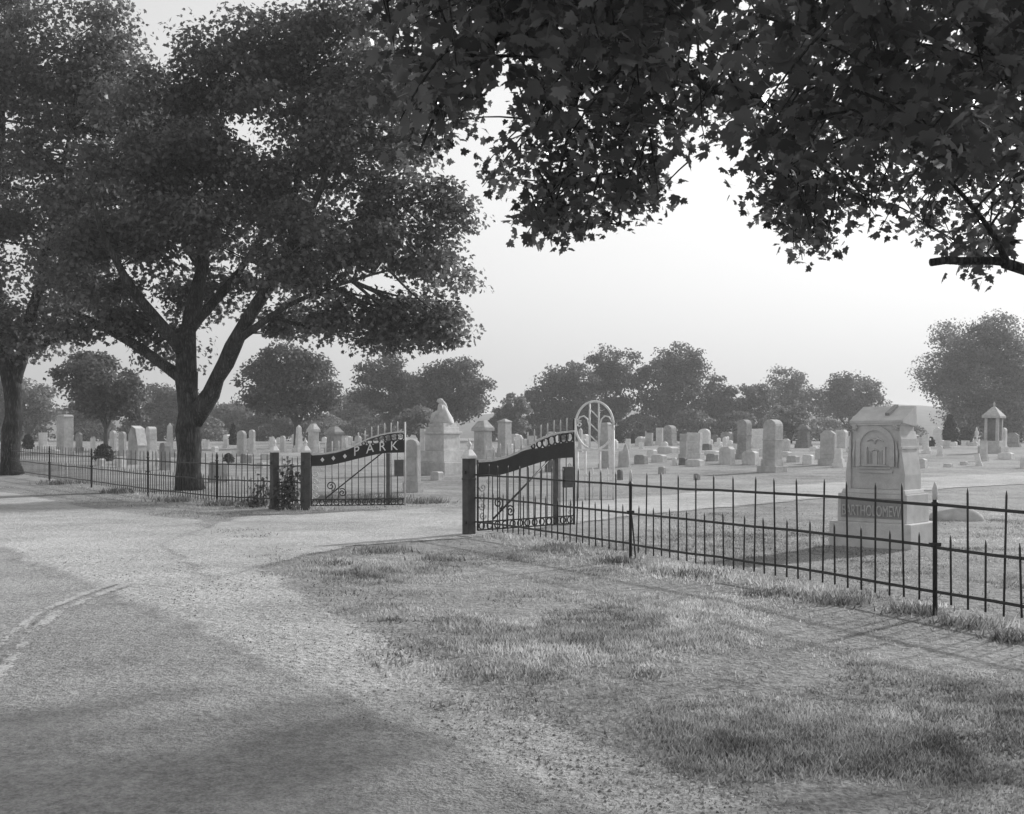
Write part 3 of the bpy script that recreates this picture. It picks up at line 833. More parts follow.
ST = [
 # left of the forked maple
 ('flat', 6, 446, 9, 13, 'white', 'white block headstone left of the trunk at the left edge'),
 ('flat', 43, 449, 14, 16, 'white', 'small white square headstone right of the round dark bush'),
 ('blank', 65, 455, 19, 40, 'grey', 'tall plain grey shaft with flat capped top', 'monument'),
 ('serp', 79, 451, 10, 18, 'mid', 'grey headstone close against the tall plain shaft'),
 ('round', 113, 455, 11, 24, 'pale', 'pale round-topped headstone under the small forked tree'),
 ('round', 122.5, 456, 11, 24, 'grey', 'grey round-topped headstone touching the broad gabled monument'),
 ('gabled', 137, 464, 22, 37, 'grey', 'broad grey monument with a gabled top and white sloping coping', 'monument'),
 ('roundshaft', 151.5, 458, 14, 31, 'pale', 'round-capped pale monument on a wide base beside the gabled one', 'monument'),
 ('obelisk', 169.5, 457, 12, 34, 'grey', 'slim grey obelisk just left of the forked maple trunk', 'obelisk'),
 ('block', 165, 470, 13, 27, 'mid', 'grey block headstone in front of the slim obelisk'),
 ('block', 122, 467, 11, 8, 'white', 'low white block under the twin round-topped headstones'),
 ('block', 158, 466, 7, 7, 'pale', 'low pale block at the foot of the round-capped monument'),
 # between the maple and the gate
 ('flat', 207, 449, 7, 9, 'white', 'small white tablet right of the forked maple trunk'),
 ('flat', 226, 448, 7, 9, 'pale', 'small pale tablet left of the thin evergreen'),
 ('round', 241.5, 456, 13, 25, 'grey', 'left grey headstone of a round-topped pair beside the thin evergreen'),
 ('round', 252, 454, 9, 24, 'pale', 'right pale headstone of a round-topped pair beside the thin evergreen'),
 ('block', 218, 482, 21, 20, 'mid', 'broad grey block behind the left picket fence by the maple'),
 ('block', 206, 457, 15, 4, 'white', 'low white slab right of the maple trunk'),
 ('block', 246, 463, 13, 9, 'mid', 'low grey block in front of the round-topped pair'),
 ('block', 267, 459, 14, 5, 'pale', 'low pale slab behind the finial of the outer gate post'),
 ('marker', 262, 468, 12, 5, 'pale', 'pale flush marker left of the outer gate post'),
 ('round', 283, 452, 8, 16, 'pale', 'small pale round headstone between the two left gate posts'),
 ('obelisk', 299, 452, 12, 27, 'pale', 'pale pointed stone beside the cap of the inner gate post', 'obelisk'),
 ('hip', 313.5, 458, 17, 34, 'pale', 'ornate pale pedestal monument behind the low end of the left gate', 'monument'),
 ('hip', 334, 459, 24, 32, 'mid', 'dark broad tomb with a hipped cap behind the left gate', 'tomb'),
 # around the statue
 ('round', 413, 492, 19, 52, 'grey', 'rough grey headstone on stepped base beside the free end of the left gate'),
 ('flat', 423, 452, 8, 23, 'pale', 'narrow pale headstone behind the left side of the statue monument'),
 ('hip', 483, 464, 27, 43, 'grey', 'grey pedestal monument with a heavy hipped cap right of the statue', 'monument'),
 ('shaft', 504.5, 457, 17, 38, 'grey', 'square grey shaft with a pointed top behind the right gate', 'monument'),
 ('flat', 532, 452, 11, 16, 'pale', 'pale square headstone showing above the right gate curve'),
 ('serp', 552, 451, 14, 19, 'pale', 'wide pale headstone showing above the high end of the right gate'),
 ('block', 551, 472, 13, 13, 'dark', 'dark block seen through the bars of the right gate'),
 ('obelisk', 581, 452, 9, 24, 'pale', 'small obelisk seen through the oval of the white arched gate', 'obelisk'),
 ('blank', 606, 468, 14, 45, 'grey', 'tall grey slab standing behind the white arched gate', 'monument'),
 # middle rows
 ('boulder', 624.5, 467, 17, 20, 'grey', 'grey boulder marker right of the white arched gate', 'boulder'),
 ('block', 640, 446, 10, 8, 'pale', 'low pale block right of the short evergreen'),
 ('flat', 649, 446, 9, 13, 'grey', 'small square grey headstone left of the capped pair'),
 ('flat', 659.5, 445, 8, 17, 'pale', 'pale narrow headstone touching the round-capped tomb'),
 ('roundshaft', 670, 445.5, 17, 20, 'mid', 'grey round-capped tomb in the back row, largest of the middle rows', 'tomb'),
 ('marker', 641, 464, 14, 9, 'mid', 'low dark grey marker beside the boulder'),
 ('block', 668, 453, 22, 6, 'pale', 'long low pale slab in front of the round-capped tomb'),
 ('block', 683, 465, 9, 7, 'dark', 'small dark block at the foot of the panelled headstone'),
 ('block', 674.5, 465, 5, 7, 'white', 'small white stone left of the small dark block'),
 ('flat', 683.5, 459, 9, 25, 'grey', 'narrow grey headstone left of the panelled one'),
 ('flat', 694, 458, 17, 25, 'pale', 'wide pale headstone with a framed panel'),
 ('marker', 695, 466, 19, 6, 'pale', 'long low marker in front of the panelled headstone'),
 ('round', 704.5, 449, 14, 20, 'white', 'white round-topped headstone behind the panelled one'),
 ('block', 707, 450, 10, 6, 'dark', 'dark base block below the white round-topped headstone'),
 ('serp', 715, 444, 8, 9, 'dark', 'small dark rounded headstone between the white one and the tapered block'),
 ('block', 727, 444, 13, 12, 'mid', 'tapered grey block headstone in the back row'),
 ('round', 736.5, 444, 8, 13, 'dark', 'dark headstone left of the domed column monument'),
 ('block', 727, 464, 16, 17, 'pale', 'large pale block with sloping sides in the front of the middle rows'),
 ('roundshaft', 744, 459, 18, 39, 'mid', 'domed column monument on dark stepped bases', 'monument'),
 ('block', 750.5, 464.5, 17, 13, 'pale', 'pale square block left of the tall square shaft'),
 ('block', 713, 455, 18, 4, 'white', 'thin white slab lying behind the large pale block'),
 # around the tall square shaft
 ('flat', 758.5, 448, 14, 19, 'white', 'white square headstone left of the tall square shaft'),
 ('roundshaft', 772, 472, 25, 52, 'grey', 'tall square shaft with a rounded top on a rough dark base', 'monument'),
 ('hip', 803.5, 448, 17, 23, 'dark', 'dark capped tomb beneath the small pale tree', 'tomb'),
 ('block', 793, 462, 13, 6, 'grey', 'low grey block right of the tall square shaft'),
 ('block', 814, 451, 9, 4, 'white', 'thin white slab left of the dark and pale die'),
 ('block', 808, 464, 12, 9, 'white', 'low white block in front of the dark capped tomb'),
 ('serp', 828, 465, 17, 34, 'grey', 'grey curved-top headstone left of the large named monument'),
 ('block', 841, 448, 14, 18, 'pale', 'pale block headstone tucked behind the named monument'),
 ('stepped', 839, 467, 15, 18, 'white', 'white stepped stone at the left of the named monument'),
 # right of the named monument
 ('shaft', 913, 462, 15, 28, 'grey', 'grey square shaft just right of the named monument', 'monument'),
 ('block', 920, 468, 15, 9, 'pale', 'low pale block before the shaft right of the named monument'),
 ('cross', 927, 453.5, 11, 19, 'white', 'white cross on a stepped base by the small dark bush', 'cross'),
 ('gable', 938, 445, 10, 18, 'white', 'white pointed headstone behind the conical evergreen'),
 ('round', 940, 456, 6, 10, 'white', 'small white round-topped headstone right of the white cross'),
 ('block', 953, 446, 9, 4, 'white', 'low white stone at the foot of the conical evergreen'),
 ('block', 964, 446, 5, 4, 'white', 'tiny white stone below the dark rounded bush'),
 ('block', 974, 446, 8, 4, 'pale', 'tiny pale stone left of the roofed monument'),
 ('urn', 977, 445, 6, 18, 'white', 'white urn on a pedestal beside the roofed monument', 'urn'),
 ('roofed', 993, 453, 26, 51, 'grey', 'tall roofed monument with four columns and a pointed finial', 'monument'),
 ('flat', 983.5, 461, 8, 20, 'pale', 'pale upright tablet in front of the roofed monument'),
 ('flat', 979.5, 466, 6, 12, 'white', 'small leaning white tablet in front of the pale upright one', 'headstone', None, None, -14),
 ('serp', 1013, 447, 13, 14, 'mid', 'grey rounded headstone right of the roofed monument'),
 ('block', 1024, 468, 8, 10, 'white', 'white stone cut by the right edge of the view'),
 ('marker', 948, 467, 9, 3, 'pale', 'pale flush marker on the lawn right of the low pale block'),
 ('marker', 964, 465, 8, 3, 'pale', 'flush marker left of the small leaning tablet'),
 ('marker', 662, 474, 8, 7, 'grey', 'lone small marker behind the fence post with the pale tip'),
 ('marker', 697, 480, 7, 6, 'mid', 'lone small grey marker just above the drive'),
 ('block', 620, 480, 6, 10, 'dark', 'dark small stone between the white arched gate and the fence post'),
]
ST += [
 ('round', 519, 448, 8, 13, 'white', 'white rounded headstone right of the pointed square shaft'),
 ('block', 566, 449, 8, 9, 'grey', 'grey block showing between the spikes at the top of the right gate'),
 ('flat', 628, 449, 6, 10, 'white', 'white headstone right of the dark upright bush'),
 ('block', 652, 457, 11, 7, 'white', 'white slab block left of the narrow grey headstone'),
 ('marker', 659, 462, 16, 7, 'pale', 'broad pale marker left of the small white stone'),
 ('block', 764, 456, 10, 7, 'white', 'white block at the left foot of the tall square shaft'),
 ('serp', 786, 451, 9, 12, 'pale', 'pale curved headstone between the tall square shaft and the capped tomb'),
 ('block', 785, 457, 14, 5, 'pale', 'long pale slab right of the tall square shaft'),
 ('block', 820, 459, 10, 10, 'pale', 'pale block at the left foot of the curved-top headstone'),
 ('round', 851, 452, 8, 16, 'white', 'white rounded headstone half hidden by the named monument'),
 ('flat', 735, 452, 9, 8, 'white', 'white low tablet at the foot of the domed column monument'),
 ('marker', 712, 461, 12, 7, 'mid', 'grey marker left of the large pale block'),
 ('flat', 198, 447, 8, 10, 'pale', 'pale tablet touching the right edge of the forked maple trunk'),
 ('block', 215, 452, 8, 5, 'white', 'white low stone between the two small tablets'),
 ('block', 236, 456, 10, 5, 'white', 'white low stone left of the round-topped pair'),
 ('flat', 272, 449, 7, 12, 'white', 'white tablet behind the cap of the outer gate post'),
 ('flat', 345, 452, 8, 16, 'pale', 'pale headstone right of the dark broad tomb'),
 ('round', 358, 451, 9, 15, 'grey', 'grey rounded headstone behind the letter P'),
 ('block', 437, 480, 14, 8, 'pale', 'low pale block on the lawn before the statue monument'),
 ('flat', 93, 452, 8, 14, 'white', 'white headstone between the tall plain shaft and the dark loose bush'),
 ('block', 101, 466, 10, 7, 'pale', 'pale low block under the dark loose bush'),
 ('block', 56, 456, 9, 6, 'pale', 'pale low block left of the tall plain shaft foot'),
 ('roundshaft', 1003, 450, 10, 22, 'pale', 'pale rounded shaft right beside the roofed monument', 'monument'),
 ('block', 1006, 459, 16, 6, 'white', 'long white slab right of the roofed monument steps'),
 ('flat', 897, 449, 8, 13, 'white', 'white tablet just right of the named monument roof'),
]
for s in ST:
    stone(*s)
rr0 = random.Random(4)
for k in range(70):
    px = rr0.choice([rr0.uniform(192, 350), rr0.uniform(505, 760), rr0.uniform(505, 760), rr0.uniform(775, 1010)])
    o = stone(rr0.choice(['round', 'flat', 'block', 'block', 'serp']), px, rr0.uniform(442.2, 449), rr0.uniform(4, 9), rr0.uniform(4, 10), rr0.choice(['white', 'white', 'pale']), 'tiny pale headstone in the hazy back rows below the far trees')
    o['group'] = 'tiny headstones of the far back rows'

# the mourning statue on its pedestal
b0 = gp(442.5, 474); sc = b0[1] / F
mon = thing('statue_monument', b0, 'pale draped seated statue high on a stepped square pedestal', 'monument', GS, -R(38))
W = 50 * sc / 1.40
def lay(n, w0, z0, z1, tp=1.0, m='stone_pale', bev=.02):
    b = MB(); b.box(-w0 / 2, w0 / 2, -w0 / 2, w0 / 2, z0, z1, tp, tp); return b.build(n, M[m], mon, bevel=bev)
hp = lambda y: (474 - y) * sc
lay('base', W, -.1, hp(461.5), .98, 'stone_grey', .05)
lay('step', W * .90, hp(461.5), hp(450.5), .99)
lay('die', W * .70, hp(450.5), hp(434))
lay('cornice', W * .80, hp(434), hp(431.5), 1.0)
lay('cap_step', W * .66, hp(431.5), hp(427))
lay('cap_block', W * .56, hp(427), hp(423.5))
z0 = hp(423.8); u = 25.5 * sc
#  seated, draped, head bowed toward the left of the picture
SEC = [(0, .02, 0, .43, .36), (.06, .02, 0, .43, .36), (.16, .02, 0, .40, .34), (.28, .02, 0, .34, .32), (.40, .02, 0, .27, .28), (.52, .01, 0, .22, .25), (.62, 0, 0, .19, .24), (.70, -.02, 0, .165, .225),
       (.755, -.035, 0, .13, .16), (.79, -.055, 0, .08, .085), (.82, -.075, 0, .078, .08), (.86, -.095, 0, .11, .10), (.91, -.105, 0, .125, .11), (.96, -.095, 0, .105, .10), (.99, -.085, 0, .06, .06), (1.0, -.08, 0, .01, .01)]
b = MB(); n = 20; vs = []
for z, cx, cy, rx, ry in SEC:
    for k in range(n):
        a = 2 * math.pi * k / n
        fold = 1 + (.06 * math.sin(a * 7 + z * 5) if z < .5 else 0)
        vs.append(((cx + rx * math.cos(a) * fold) * u, (cy + ry * math.sin(a) * fold) * u, z0 + z * u))
m_ = len(SEC)
fs = [(i * n + k, i * n + (k + 1) % n, (i + 1) * n + (k + 1) % n, (i + 1) * n + k) for i in range(m_ - 1) for k in range(n)]
fs += [list(range(n - 1, -1, -1)), [(m_ - 1) * n + k for k in range(n)]]
b.add(vs, fs, True)
T = lambda pts, rr: b.tube([(x * u, y * u, z0 + z * u) for x, y, z in pts], [q * u for q in rr], 10)
for s_ in (-1, 1):
    T([(.02, s_ * .12, .36), (-.2, s_ * .13, .40), (-.31, s_ * .12, .35), (-.35, s_ * .12, .2), (-.37, s_ * .12, .02)], [.13, .13, .12, .11, .12])
T([(-.02, -.2, .70), (0, -.25, .55), (-.08, -.24, .44), (-.26, -.12, .47)], [.075, .07, .06, .045])
T([(-.02, .2, .70), (-.02, .25, .55), (-.12, .2, .46), (-.27, .02, .46)], [.075, .07, .06, .045])
T([(-.215, 0, .885), (-.225, 0, .865), (-.2, 0, .85)], [.012, .022, .012])
T([(-.04, 0, .93), (-.01, 0, .86), (.05, 0, .74), (.12, 0, .58)], [.06, .08, .11, .1])
fig = b.build('figure', M['stone_pale'], mon); fig.rotation_euler[2] = R(34)


# ------------------------------------------------------------------ lettering
def text_geo(txt, size, depth):
    cu = bpy.data.curves.new('lettering', 'FONT'); cu.body = txt; cu.size = size; cu.extrude = depth; cu.align_x = 'CENTER'; cu.align_y = 'BOTTOM_BASELINE'
    to = bpy.data.objects.new('lettering', cu); C.objects.link(to)
    bpy.context.view_layer.update()
    m = bpy.data.meshes.new_from_object(to.evaluated_get(bpy.context.evaluated_depsgraph_get()))
    vs = [v.co.copy() for v in m.vertices]; fs = [list(p.vertices) for p in m.polygons]
    bpy.data.objects.remove(to); bpy.data.meshes.remove(m)
    return vs, fs


# ------------------------------------------------------------------ the large named monument
bM = gp(883, 545); sc = bM[1] / F
g = thing('family_monument', bM, 'large grey granite monument with gabled roof, arched relief and a carved family name', 'monument', GS, -R(44))
h = lambda y: (546 - y) * sc
def gbox(n, w0, d0, z0, z1, tx=1, ty=1, m='granite', bev=.015):
    b = MB(); b.box(-w0 / 2, w0 / 2, -d0 / 2, d0 / 2, z0, z1, tx, ty); return b.build(n, M[m], g, bevel=bev)
gbox('base', 1.30, .96, -.15, h(522), .985, .985)
pl = gbox('plinth', 1.10, .78, h(522), h(494), .985, .98, bev=.012)
gbox('sub_base', 1.02, .70, h(494), h(489.5), .95, .94)
zb, zs, ze = h(489.5), h(452), h(424)       # foot, shoulder, eaves of the die
wD, dD = .78, .50
die = MB(); die.box(-wD / 2, wD / 2, -dD / 2, dD / 2, zb, ze, .97, .97); die = die.build('die', M['granite'], g, bevel=.01)
# side buttresses stepping out toward the foot
for sx in (-1, 1):
    b = MB()
    o = [(0, zb), (.085, zb), (.085, h(475)), (.06, h(462)), (.03, h(449)), (.03, h(440)), (.0, h(432))]
    xo = wD / 2 * .985
    pts = [(sx * (xo + x), z) for x, z in o]
    if sx > 0: b.prism(pts, -dD * .56, dD * .56)
    else: b.prism(pts[::-1], -dD * .56, dD * .56)
    b.build('buttress', M['granite'], g, bevel=.006)
    b = MB(); x0, x1 = sorted((sx * (xo - .01), sx * (xo + .045))); b.box(x0, x1, -dD * .58, dD * .58, h(450), h(447.6)); b.build('string_course', M['granite'], g, bevel=.004)
# roof: front slope rising to a ridge, gable ends at the sides
zr = h(407)
b = MB()
ovx, ovy = .425, .25
out = [(-ovy, ze - .01), (ovy * .95, ze - .06), (ovy * .95, zr), (ovy * .85, zr), (-ovy, ze + .035)]
vs = [(-ovx, y, z) for y, z in out] + [(ovx, y, z) for y, z in out]
n = len(out)
b.add(vs, [list(range(n - 1, -1, -1)), list(range(n, 2 * n))] + [[i, (i + 1) % n, (i + 1) % n + n, i + n] for i in range(n)])
roof = b.build('roof', M['granite'], g, bevel=.01)
b = MB()
sl = lambda t: (-ovy + (ovy * 1.85) * t, ze + .035 + (zr - ze - .035) * t)
for t0, t1, xa, xb in ((.35, .985, .08, .15),):
    (ya, za), (yb, zb2) = sl(t0), sl(t1)
    b.add([(xa, ya, za - .02), (xb, ya, za - .02), (xb, yb, zb2 - .02), (xa, yb, zb2 - .02), (xa, ya - .02, za + .035), (xb, ya - .02, za + .035), (xb, yb, zb2 + .03), (xa, yb, zb2 + .03)],
          [(3, 2, 1, 0), (4, 5, 6, 7), (0, 1, 5, 4), (1, 2, 6, 5), (2, 3, 7, 6), (3, 0, 4, 7)])
b.build('roof_shade_band', M['granite_in'], roof, bevel=.004)  # darker stone colour paints the shading of a step edge on the roof
b = MB(); b.box(-.405, .405, -.262, .262, ze - .04, ze - .012); b.build('cornice', M['granite'], g, bevel=.008)
# arched relief on the front
yf = -dD / 2
zc = h(447)
def ring(r0, r1, z_leg, d0, d1, mat, nm, par):
    b = MB(); N = 18
    oo = [(r1, z_leg)] + [(r1 * math.cos(math.pi * k / N), zc + r1 * math.sin(math.pi * k / N)) for k in range(N + 1)] + [(-r1, z_leg)]
    ii = [(r0, z_leg)] + [(r0 * math.cos(math.pi * k / N), zc + r0 * math.sin(math.pi * k / N)) for k in range(N + 1)] + [(-r0, z_leg)]
    m_ = len(oo); vs = []
    for L, y in ((oo, d0), (ii, d0), (oo, d1), (ii, d1)): vs += [(x, y, z) for x, z in L]
    fs = []
    for k in range(m_ - 1):
        fs += [(k, k + 1, m_ + k + 1, m_ + k), (2 * m_ + k, k + 2 * m_ + 0, 0, 0)][:1]
        fs += [(k, 2 * m_ + k, 2 * m_ + k + 1, k + 1), (m_ + k, m_ + k + 1, 3 * m_ + k + 1, 3 * m_ + k)]
    fs += [(0, m_, 3 * m_, 2 * m_), (m_ - 1, 3 * m_ - 1, 4 * m_ - 1, 2 * m_ - 1)]
    b.add(vs, fs); return b.build(nm, mat, par)
ring(.235, .305, h(467), yf - .035, yf + .02, M['granite'], 'arch_moulding', die)
b = MB(); N = 18
b.prism([(-.235, h(467)), (.235, h(467))] + [(.235 * math.cos(math.pi * k / N), zc + .235 * math.sin(math.pi * k / N)) for k in range(N + 1)], yf - .004, yf + .02)
b.build('arch_panel', M['granite'], die)
b = MB()
for s in (-1, 1):                                      # open gates between columns, a dove above
    b.box(s * .145 - .018, s * .145 + .018, yf - .03, yf, h(465), h(449)); b.box(s * .145 - .026, s * .145 + .026, yf - .034, yf, h(449), h(447.6))
    for q in range(3): b.box(s * (.062 + .024 * q) - .005, s * (.062 + .024 * q) + .005, yf - .016 - .004 * q, yf, h(464.5), h(454 - 1.4 * q))
    b.tube([(0, yf - .014, h(441.5)), (s * .05, yf - .018, h(439.5)), (s * .10, yf - .014, h(440.8)), (s * .135, yf - .008, h(443))], [.016, .019, .015, .004], 6)
b.tube([(0, yf - .012, h(439.5)), (0, yf - .02, h(442)), (0, yf - .01, h(445))], [.010, .02, .006], 6)
for q in range(3): b.box(-.20 + .02 * q, .20 - .02 * q, yf - .04 + .008 * q, yf, h(466.8 - .6 * q), h(466.2 - .6 * q))
b.box(-.035, .035, yf - .02, yf, h(465), h(452)); b.tube([(-.05, yf - .01, h(452)), (0, yf - .014, h(450)), (.05, yf - .01, h(452))], .012, 6)
b.build('relief', M['granite'], die)
for s in (-1, 1):
    b = MB()
    for k in range(5):
        a = k * 2 * math.pi / 5
        b.tube([(s * .325, yf - .01, h(428.5)), (s * .325 + .05 * math.cos(a), yf - .022, h(428.5) + .05 * math.sin(a))], [.028, .012], 6)
    b.tube([(s * .335, yf - .005, h(468)), (s * .345, yf - .012, h(455)), (s * .325, yf - .012, h(442))], [.016, .024, .01], 6)
    b.build('leaf_ornament', M['granite'], die)
b = MB(); b.box(-.27, .27, yf - .018, yf + .01, h(473.5), h(471)); b.box(-.24, .24, yf - .016, yf + .01, h(469.6), h(468)); b.build('moulding', M['granite'], die)
yp = -.39
pb = MB(); pb.box(-.49, .49, yp - .004, yp + .03, h(518), h(498)); panel = pb.build('name_panel', M['granite_in'], pl)
b = MB(); vs, fs = text_geo('BARTHOLOMEW', .205, .012)
wx = max(v.x for v in vs) - min(v.x for v in vs)
k = .92 / wx
b.add([(v.x * k, yp - .012 - v.z, h(515.6) + v.y * 1.12) for v in vs], fs)
b.build('lettering', M['stone_pale'], panel)
# footstone lying behind
fb = gp(956, 520); fs_ = fb[1] / F
b = MB(); bm = bmesh.new(); bmesh.ops.create_icosphere(bm, subdivisions=3, radius=1)
for v in bm.verts: v.co = Vector((v.co.x * 27 * fs_, v.co.y * .28, max(v.co.z, -.3) * 14 * fs_ * (1 + .1 * math.sin(v.co.x * 4))))
b.add([v.co for v in bm.verts], [[q.index for q in f.verts] for f in bm.faces], True); bm.free()
o = b.build('footstone', M['stone_grey']); o.location = (fb[0], fb[1], fb[2] - .02); o.rotation_euler[2] = R(-22)
tag(o, 'low rounded grey footstone on the grass right behind the named monument', 'footstone', GS)

# ------------------------------------------------------------------ iron fence
def link_copy(src, parent, loc, rz=None):
    c = src.copy(); C.objects.link(c); c.parent = parent; c.location = loc
    if rz is not None: c.rotation_euler[2] = rz
    return c


def picket_proto(zlo, zhi, r, mat):
    b = MB(); b.tube([(0, 0, zlo), (0, 0, zhi - .045), (0, 0, zhi)], [r, r, .003], 6)
    return b


def fence_run(posts, panels, label, short_first=True, zt=1.17, cap=100, braces=True, thick=1.0):
    """posts: ground points of the posts; panels: (i, j, number of tall gaps)"""
    base = posts[0]
    rt = thing('iron_fence', base, label, 'fence', 'iron picket fences along the cemetery front')
    loc = lambda p: (p[0] - base[0], p[1] - base[1], p[2] - base[2])
    tall = picket_proto(.11, zt, .0095 * thick, M['iron']).build('picket', M['iron'], rt); tall.location = (0, 0, -50)
    shor = picket_proto(.11, .735, .0095 * thick, M['iron']).build('picket', M['iron'], rt)
    used = {'t': False, 's': False}; count = 0
    rest = MB()
    for i, j, n in panels:
        A, B = np.array(posts[i]), np.array(posts[j])
        d = B - A; ang = math.atan2(d[1], d[0])
        for zz in (1.0, .62, .215):
            b = MB()
            L = np.linalg.norm(d[:2])
            N = 9
            pts = []
            for k in range(N):
                t = k / (N - 1)
                q = A + d * t
                zg = float(H(q[0], q[1]))
                pts.append((q[0], q[1], zg + zz + random.uniform(-.008, .008)))
            # flat bar
            nv = np.array([-d[1], d[0]]) / L
            hw, hh = .007 * thick, .014 * thick
            vs = []
            for p in pts:
                for su, sv_ in ((-1, -1), (1, -1), (1, 1), (-1, 1)): vs.append((p[0] + nv[0] * su * hw, p[1] + nv[1] * su * hw, p[2] + sv_ * hh))
            fs = [(0, 1, 2, 3), tuple((N - 1) * 4 + q for q in (3, 2, 1, 0))]
            for k in range(N - 1):
                for q in range(4): fs.append((k * 4 + (q + 1) % 4, k * 4 + q, k * 4 + 4 + q, k * 4 + 4 + (q + 1) % 4))
            b.add(vs, fs); b.build('rail', M['iron'], rt, base)
        for k in range(1, 2 * n):
            t = k / (2 * n)
            q = A + d * t
            isT = (k % 2 == 0)
            zg = float(H(q[0], q[1])) + random.uniform(-.012, .012)
            lo = loc((q[0], q[1], zg))
            count += 1
            if count <= cap:
                key = 't' if isT else 's'; src = tall if isT else shor
                if not used[key]: src.location = lo; used[key] = True; o = src
                else: o = link_copy(src, rt, lo)
                o.rotation_euler = (random.uniform(-.02, .02), random.uniform(-.02, .02), ang)
            else:
                pb = picket_proto(.11, zt if isT else .735, .0095 * thick, None)
                rest.add([(x + lo[0], y + lo[1], z + lo[2]) for x, y, z in pb.v], pb.f, True)
    if rest.v:
        o = rest.build('picket', M['iron'], rt); o['kind'] = 'stuff'
    return rt, loc


def fence_post(rt, loc, p, ang, zt=1.08, white=True, brace=True, r=.021):
    b = MB(); b.lathe([(r, -.15), (r, zt - .09), (r * 1.5, zt - .085), (r * 1.5, zt - .055), (r, zt - .05), (r, zt)], sides=10)
    o = b.build('post', M['iron'], rt); o.location = loc(p)
    c = MB(); c.lathe([(r * 1.05, zt - .03), (r * 1.1, zt + .07), (r * .7, zt + .10), (r * .25, zt + .13)], sides=10); c.build('post_tip', M['whitepaint'] if white else M['iron'], o)
    b = MB(); b.box(-.05, .05, -.02, .02, zt * .58, zt * .61); b.build('clamp', M['iron'], o)
    if brace:
        b = MB(); b.tube([(.01, .02, zt * .66), (.10, .22, -.1)], .011, 6); b.build('brace', M['iron'], o)
    o.rotation_euler[2] = 0
    return o


# right-hand run, from the gate post toward the camera
gpost = gp(469, 534)
pr = [gpost, gp(630.5, 560), gp(935, 615)]
dv = (np.array(pr[2]) - np.array(pr[1]))
p3 = np.array(pr[2]) + dv * 1.0; p3[2] = float(H(p3[0], p3[1]))
p4 = p3 + dv; p4[2] = float(H(p4[0], p4[1]))
pr += [tuple(p3), tuple(p4)]
rtR, locR = fence_run(pr, [(2, 1, 14), (1, 0, 14), (2, 3, 14), (3, 4, 14)], 'black iron picket fence running from the right gate post toward the right edge', zt=1.18)
for p in pr[1:]: fence_post(rtR, locR, p, 0)

# left-hand run, from the outer gate post away to the left edge
pl_ = [gp(273.5, 508), gp(217, 505), gp(148, 496.5), gp(91.5, 487.5), gp(49.5, 481.5), gp(11, 475.5)]
dv = np.array(pl_[-1]) - np.array(pl_[-2])
for k in (1, 2, 3):
    q = np.array(pl_[5]) + dv * k; q[2] = float(H(q[0], q[1])); pl_.append(tuple(q))
gaps = [9, 14, 15, 17, 17, 18, 18, 18]
rtL, locL = fence_run(pl_, [(i, i + 1, n) for i, n in enumerate(gaps)], 'long black picket fence passing in front of the two maples on the left', zt=1.28, thick=1.1)
for p in pl_[1:]: fence_post(rtL, locL, p, 0, zt=1.16, white=False, brace=False, r=.028)

# ------------------------------------------------------------------ gate posts
def gate_post(px, by, wpx, ytop, label, face=47):
    b0 = gp(px, by); sc = b0[1] / F
    zt = (by - ytop) * sc
    wd = wpx * sc / 1.30
    rt = thing('gate_post', b0, label, 'gate post', 'square iron gate posts with pale caps', -R(face))
    b = MB(); b.box(-wd / 2, wd / 2, -wd / 2, wd / 2, -.2, zt); b.build('post', M['oldiron'], rt, bevel=.012)
    b = MB(); k = wd / 2
    b.box(-k * 1.06, k * 1.06, -k * 1.06, k * 1.06, zt * .72, zt * .745); b.build('band', M['oldiron'], rt, bevel=.004)
    b = MB(); b.box(-k * 1.2, k * 1.2, -k * 1.2, k * 1.2, zt, zt + .045); b.box(-k * 1.12, k * 1.12, -k * 1.12, k * 1.12, zt + .047, zt + .15, .42, .42)
    cap = b.build('cap', M['whitepaint'], rt, bevel=.006)
    b = MB(); b.lathe([(k * .34, zt + .148), (k * .22, zt + .175), (k * .5, zt + .215), (k * .55, zt + .24), (k * .34, zt + .275), (k * .16, zt + .29), (k * .2, zt + .31), (.004, zt + .335)], sides=12)
    b.build('finial', M['whitepaint'], cap)
    b = MB(); b.box(-.03, .03, -k - .03, -k + .003, zt * .15, zt * .19); b.box(-.03, .03, -k - .03, -k + .003, zt * .8, zt * .84); b.build('hinge', M['oldiron'], rt)
    return b0


gate_post(469, 535, 12.8, 458.5, 'tall square gate post with a white cap at the near side of the drive')
gL = gate_post(305.5, 510, 9.0, 452.5, 'inner square gate post with a white cap carrying the lettered left gate')
gO = gate_post(274.5, 509, 8.8, 452.5, 'outer square gate post with a white cap at the end of the left fence')

# short fence panel between the two left posts
A, B = np.array(gO), np.array(gL)
d = (B - A); A2 = A + d * .07; B2 = B - d * .07
rtS, locS = fence_run([tuple(A2), tuple(B2)], [(0, 1, 5)], 'short picket panel overgrown with vine between the two left gate posts', zt=1.22)


# ------------------------------------------------------------------ the drive gates
def smooth01(t): t = min(1, max(0, t)); return t * t * (3 - 2 * t)
def topz(u): return float(np.interp(u, [0, .15, .28, .4, .5, .62, .74, .85, 1], [1.235, 1.25, 1.30, 1.38, 1.48, 1.60, 1.68, 1.725, 1.755]))
def loz(u): return float(np.interp(u, [0, .12, .25, .4, .5, .6, .73, .85, 1], [.96, .965, 1.0, 1.075, 1.13, 1.18, 1.24, 1.26, 1.27]))
def bandtop(u): return topz(u) - .03 - .165 * smooth01((u - .42) / .3)


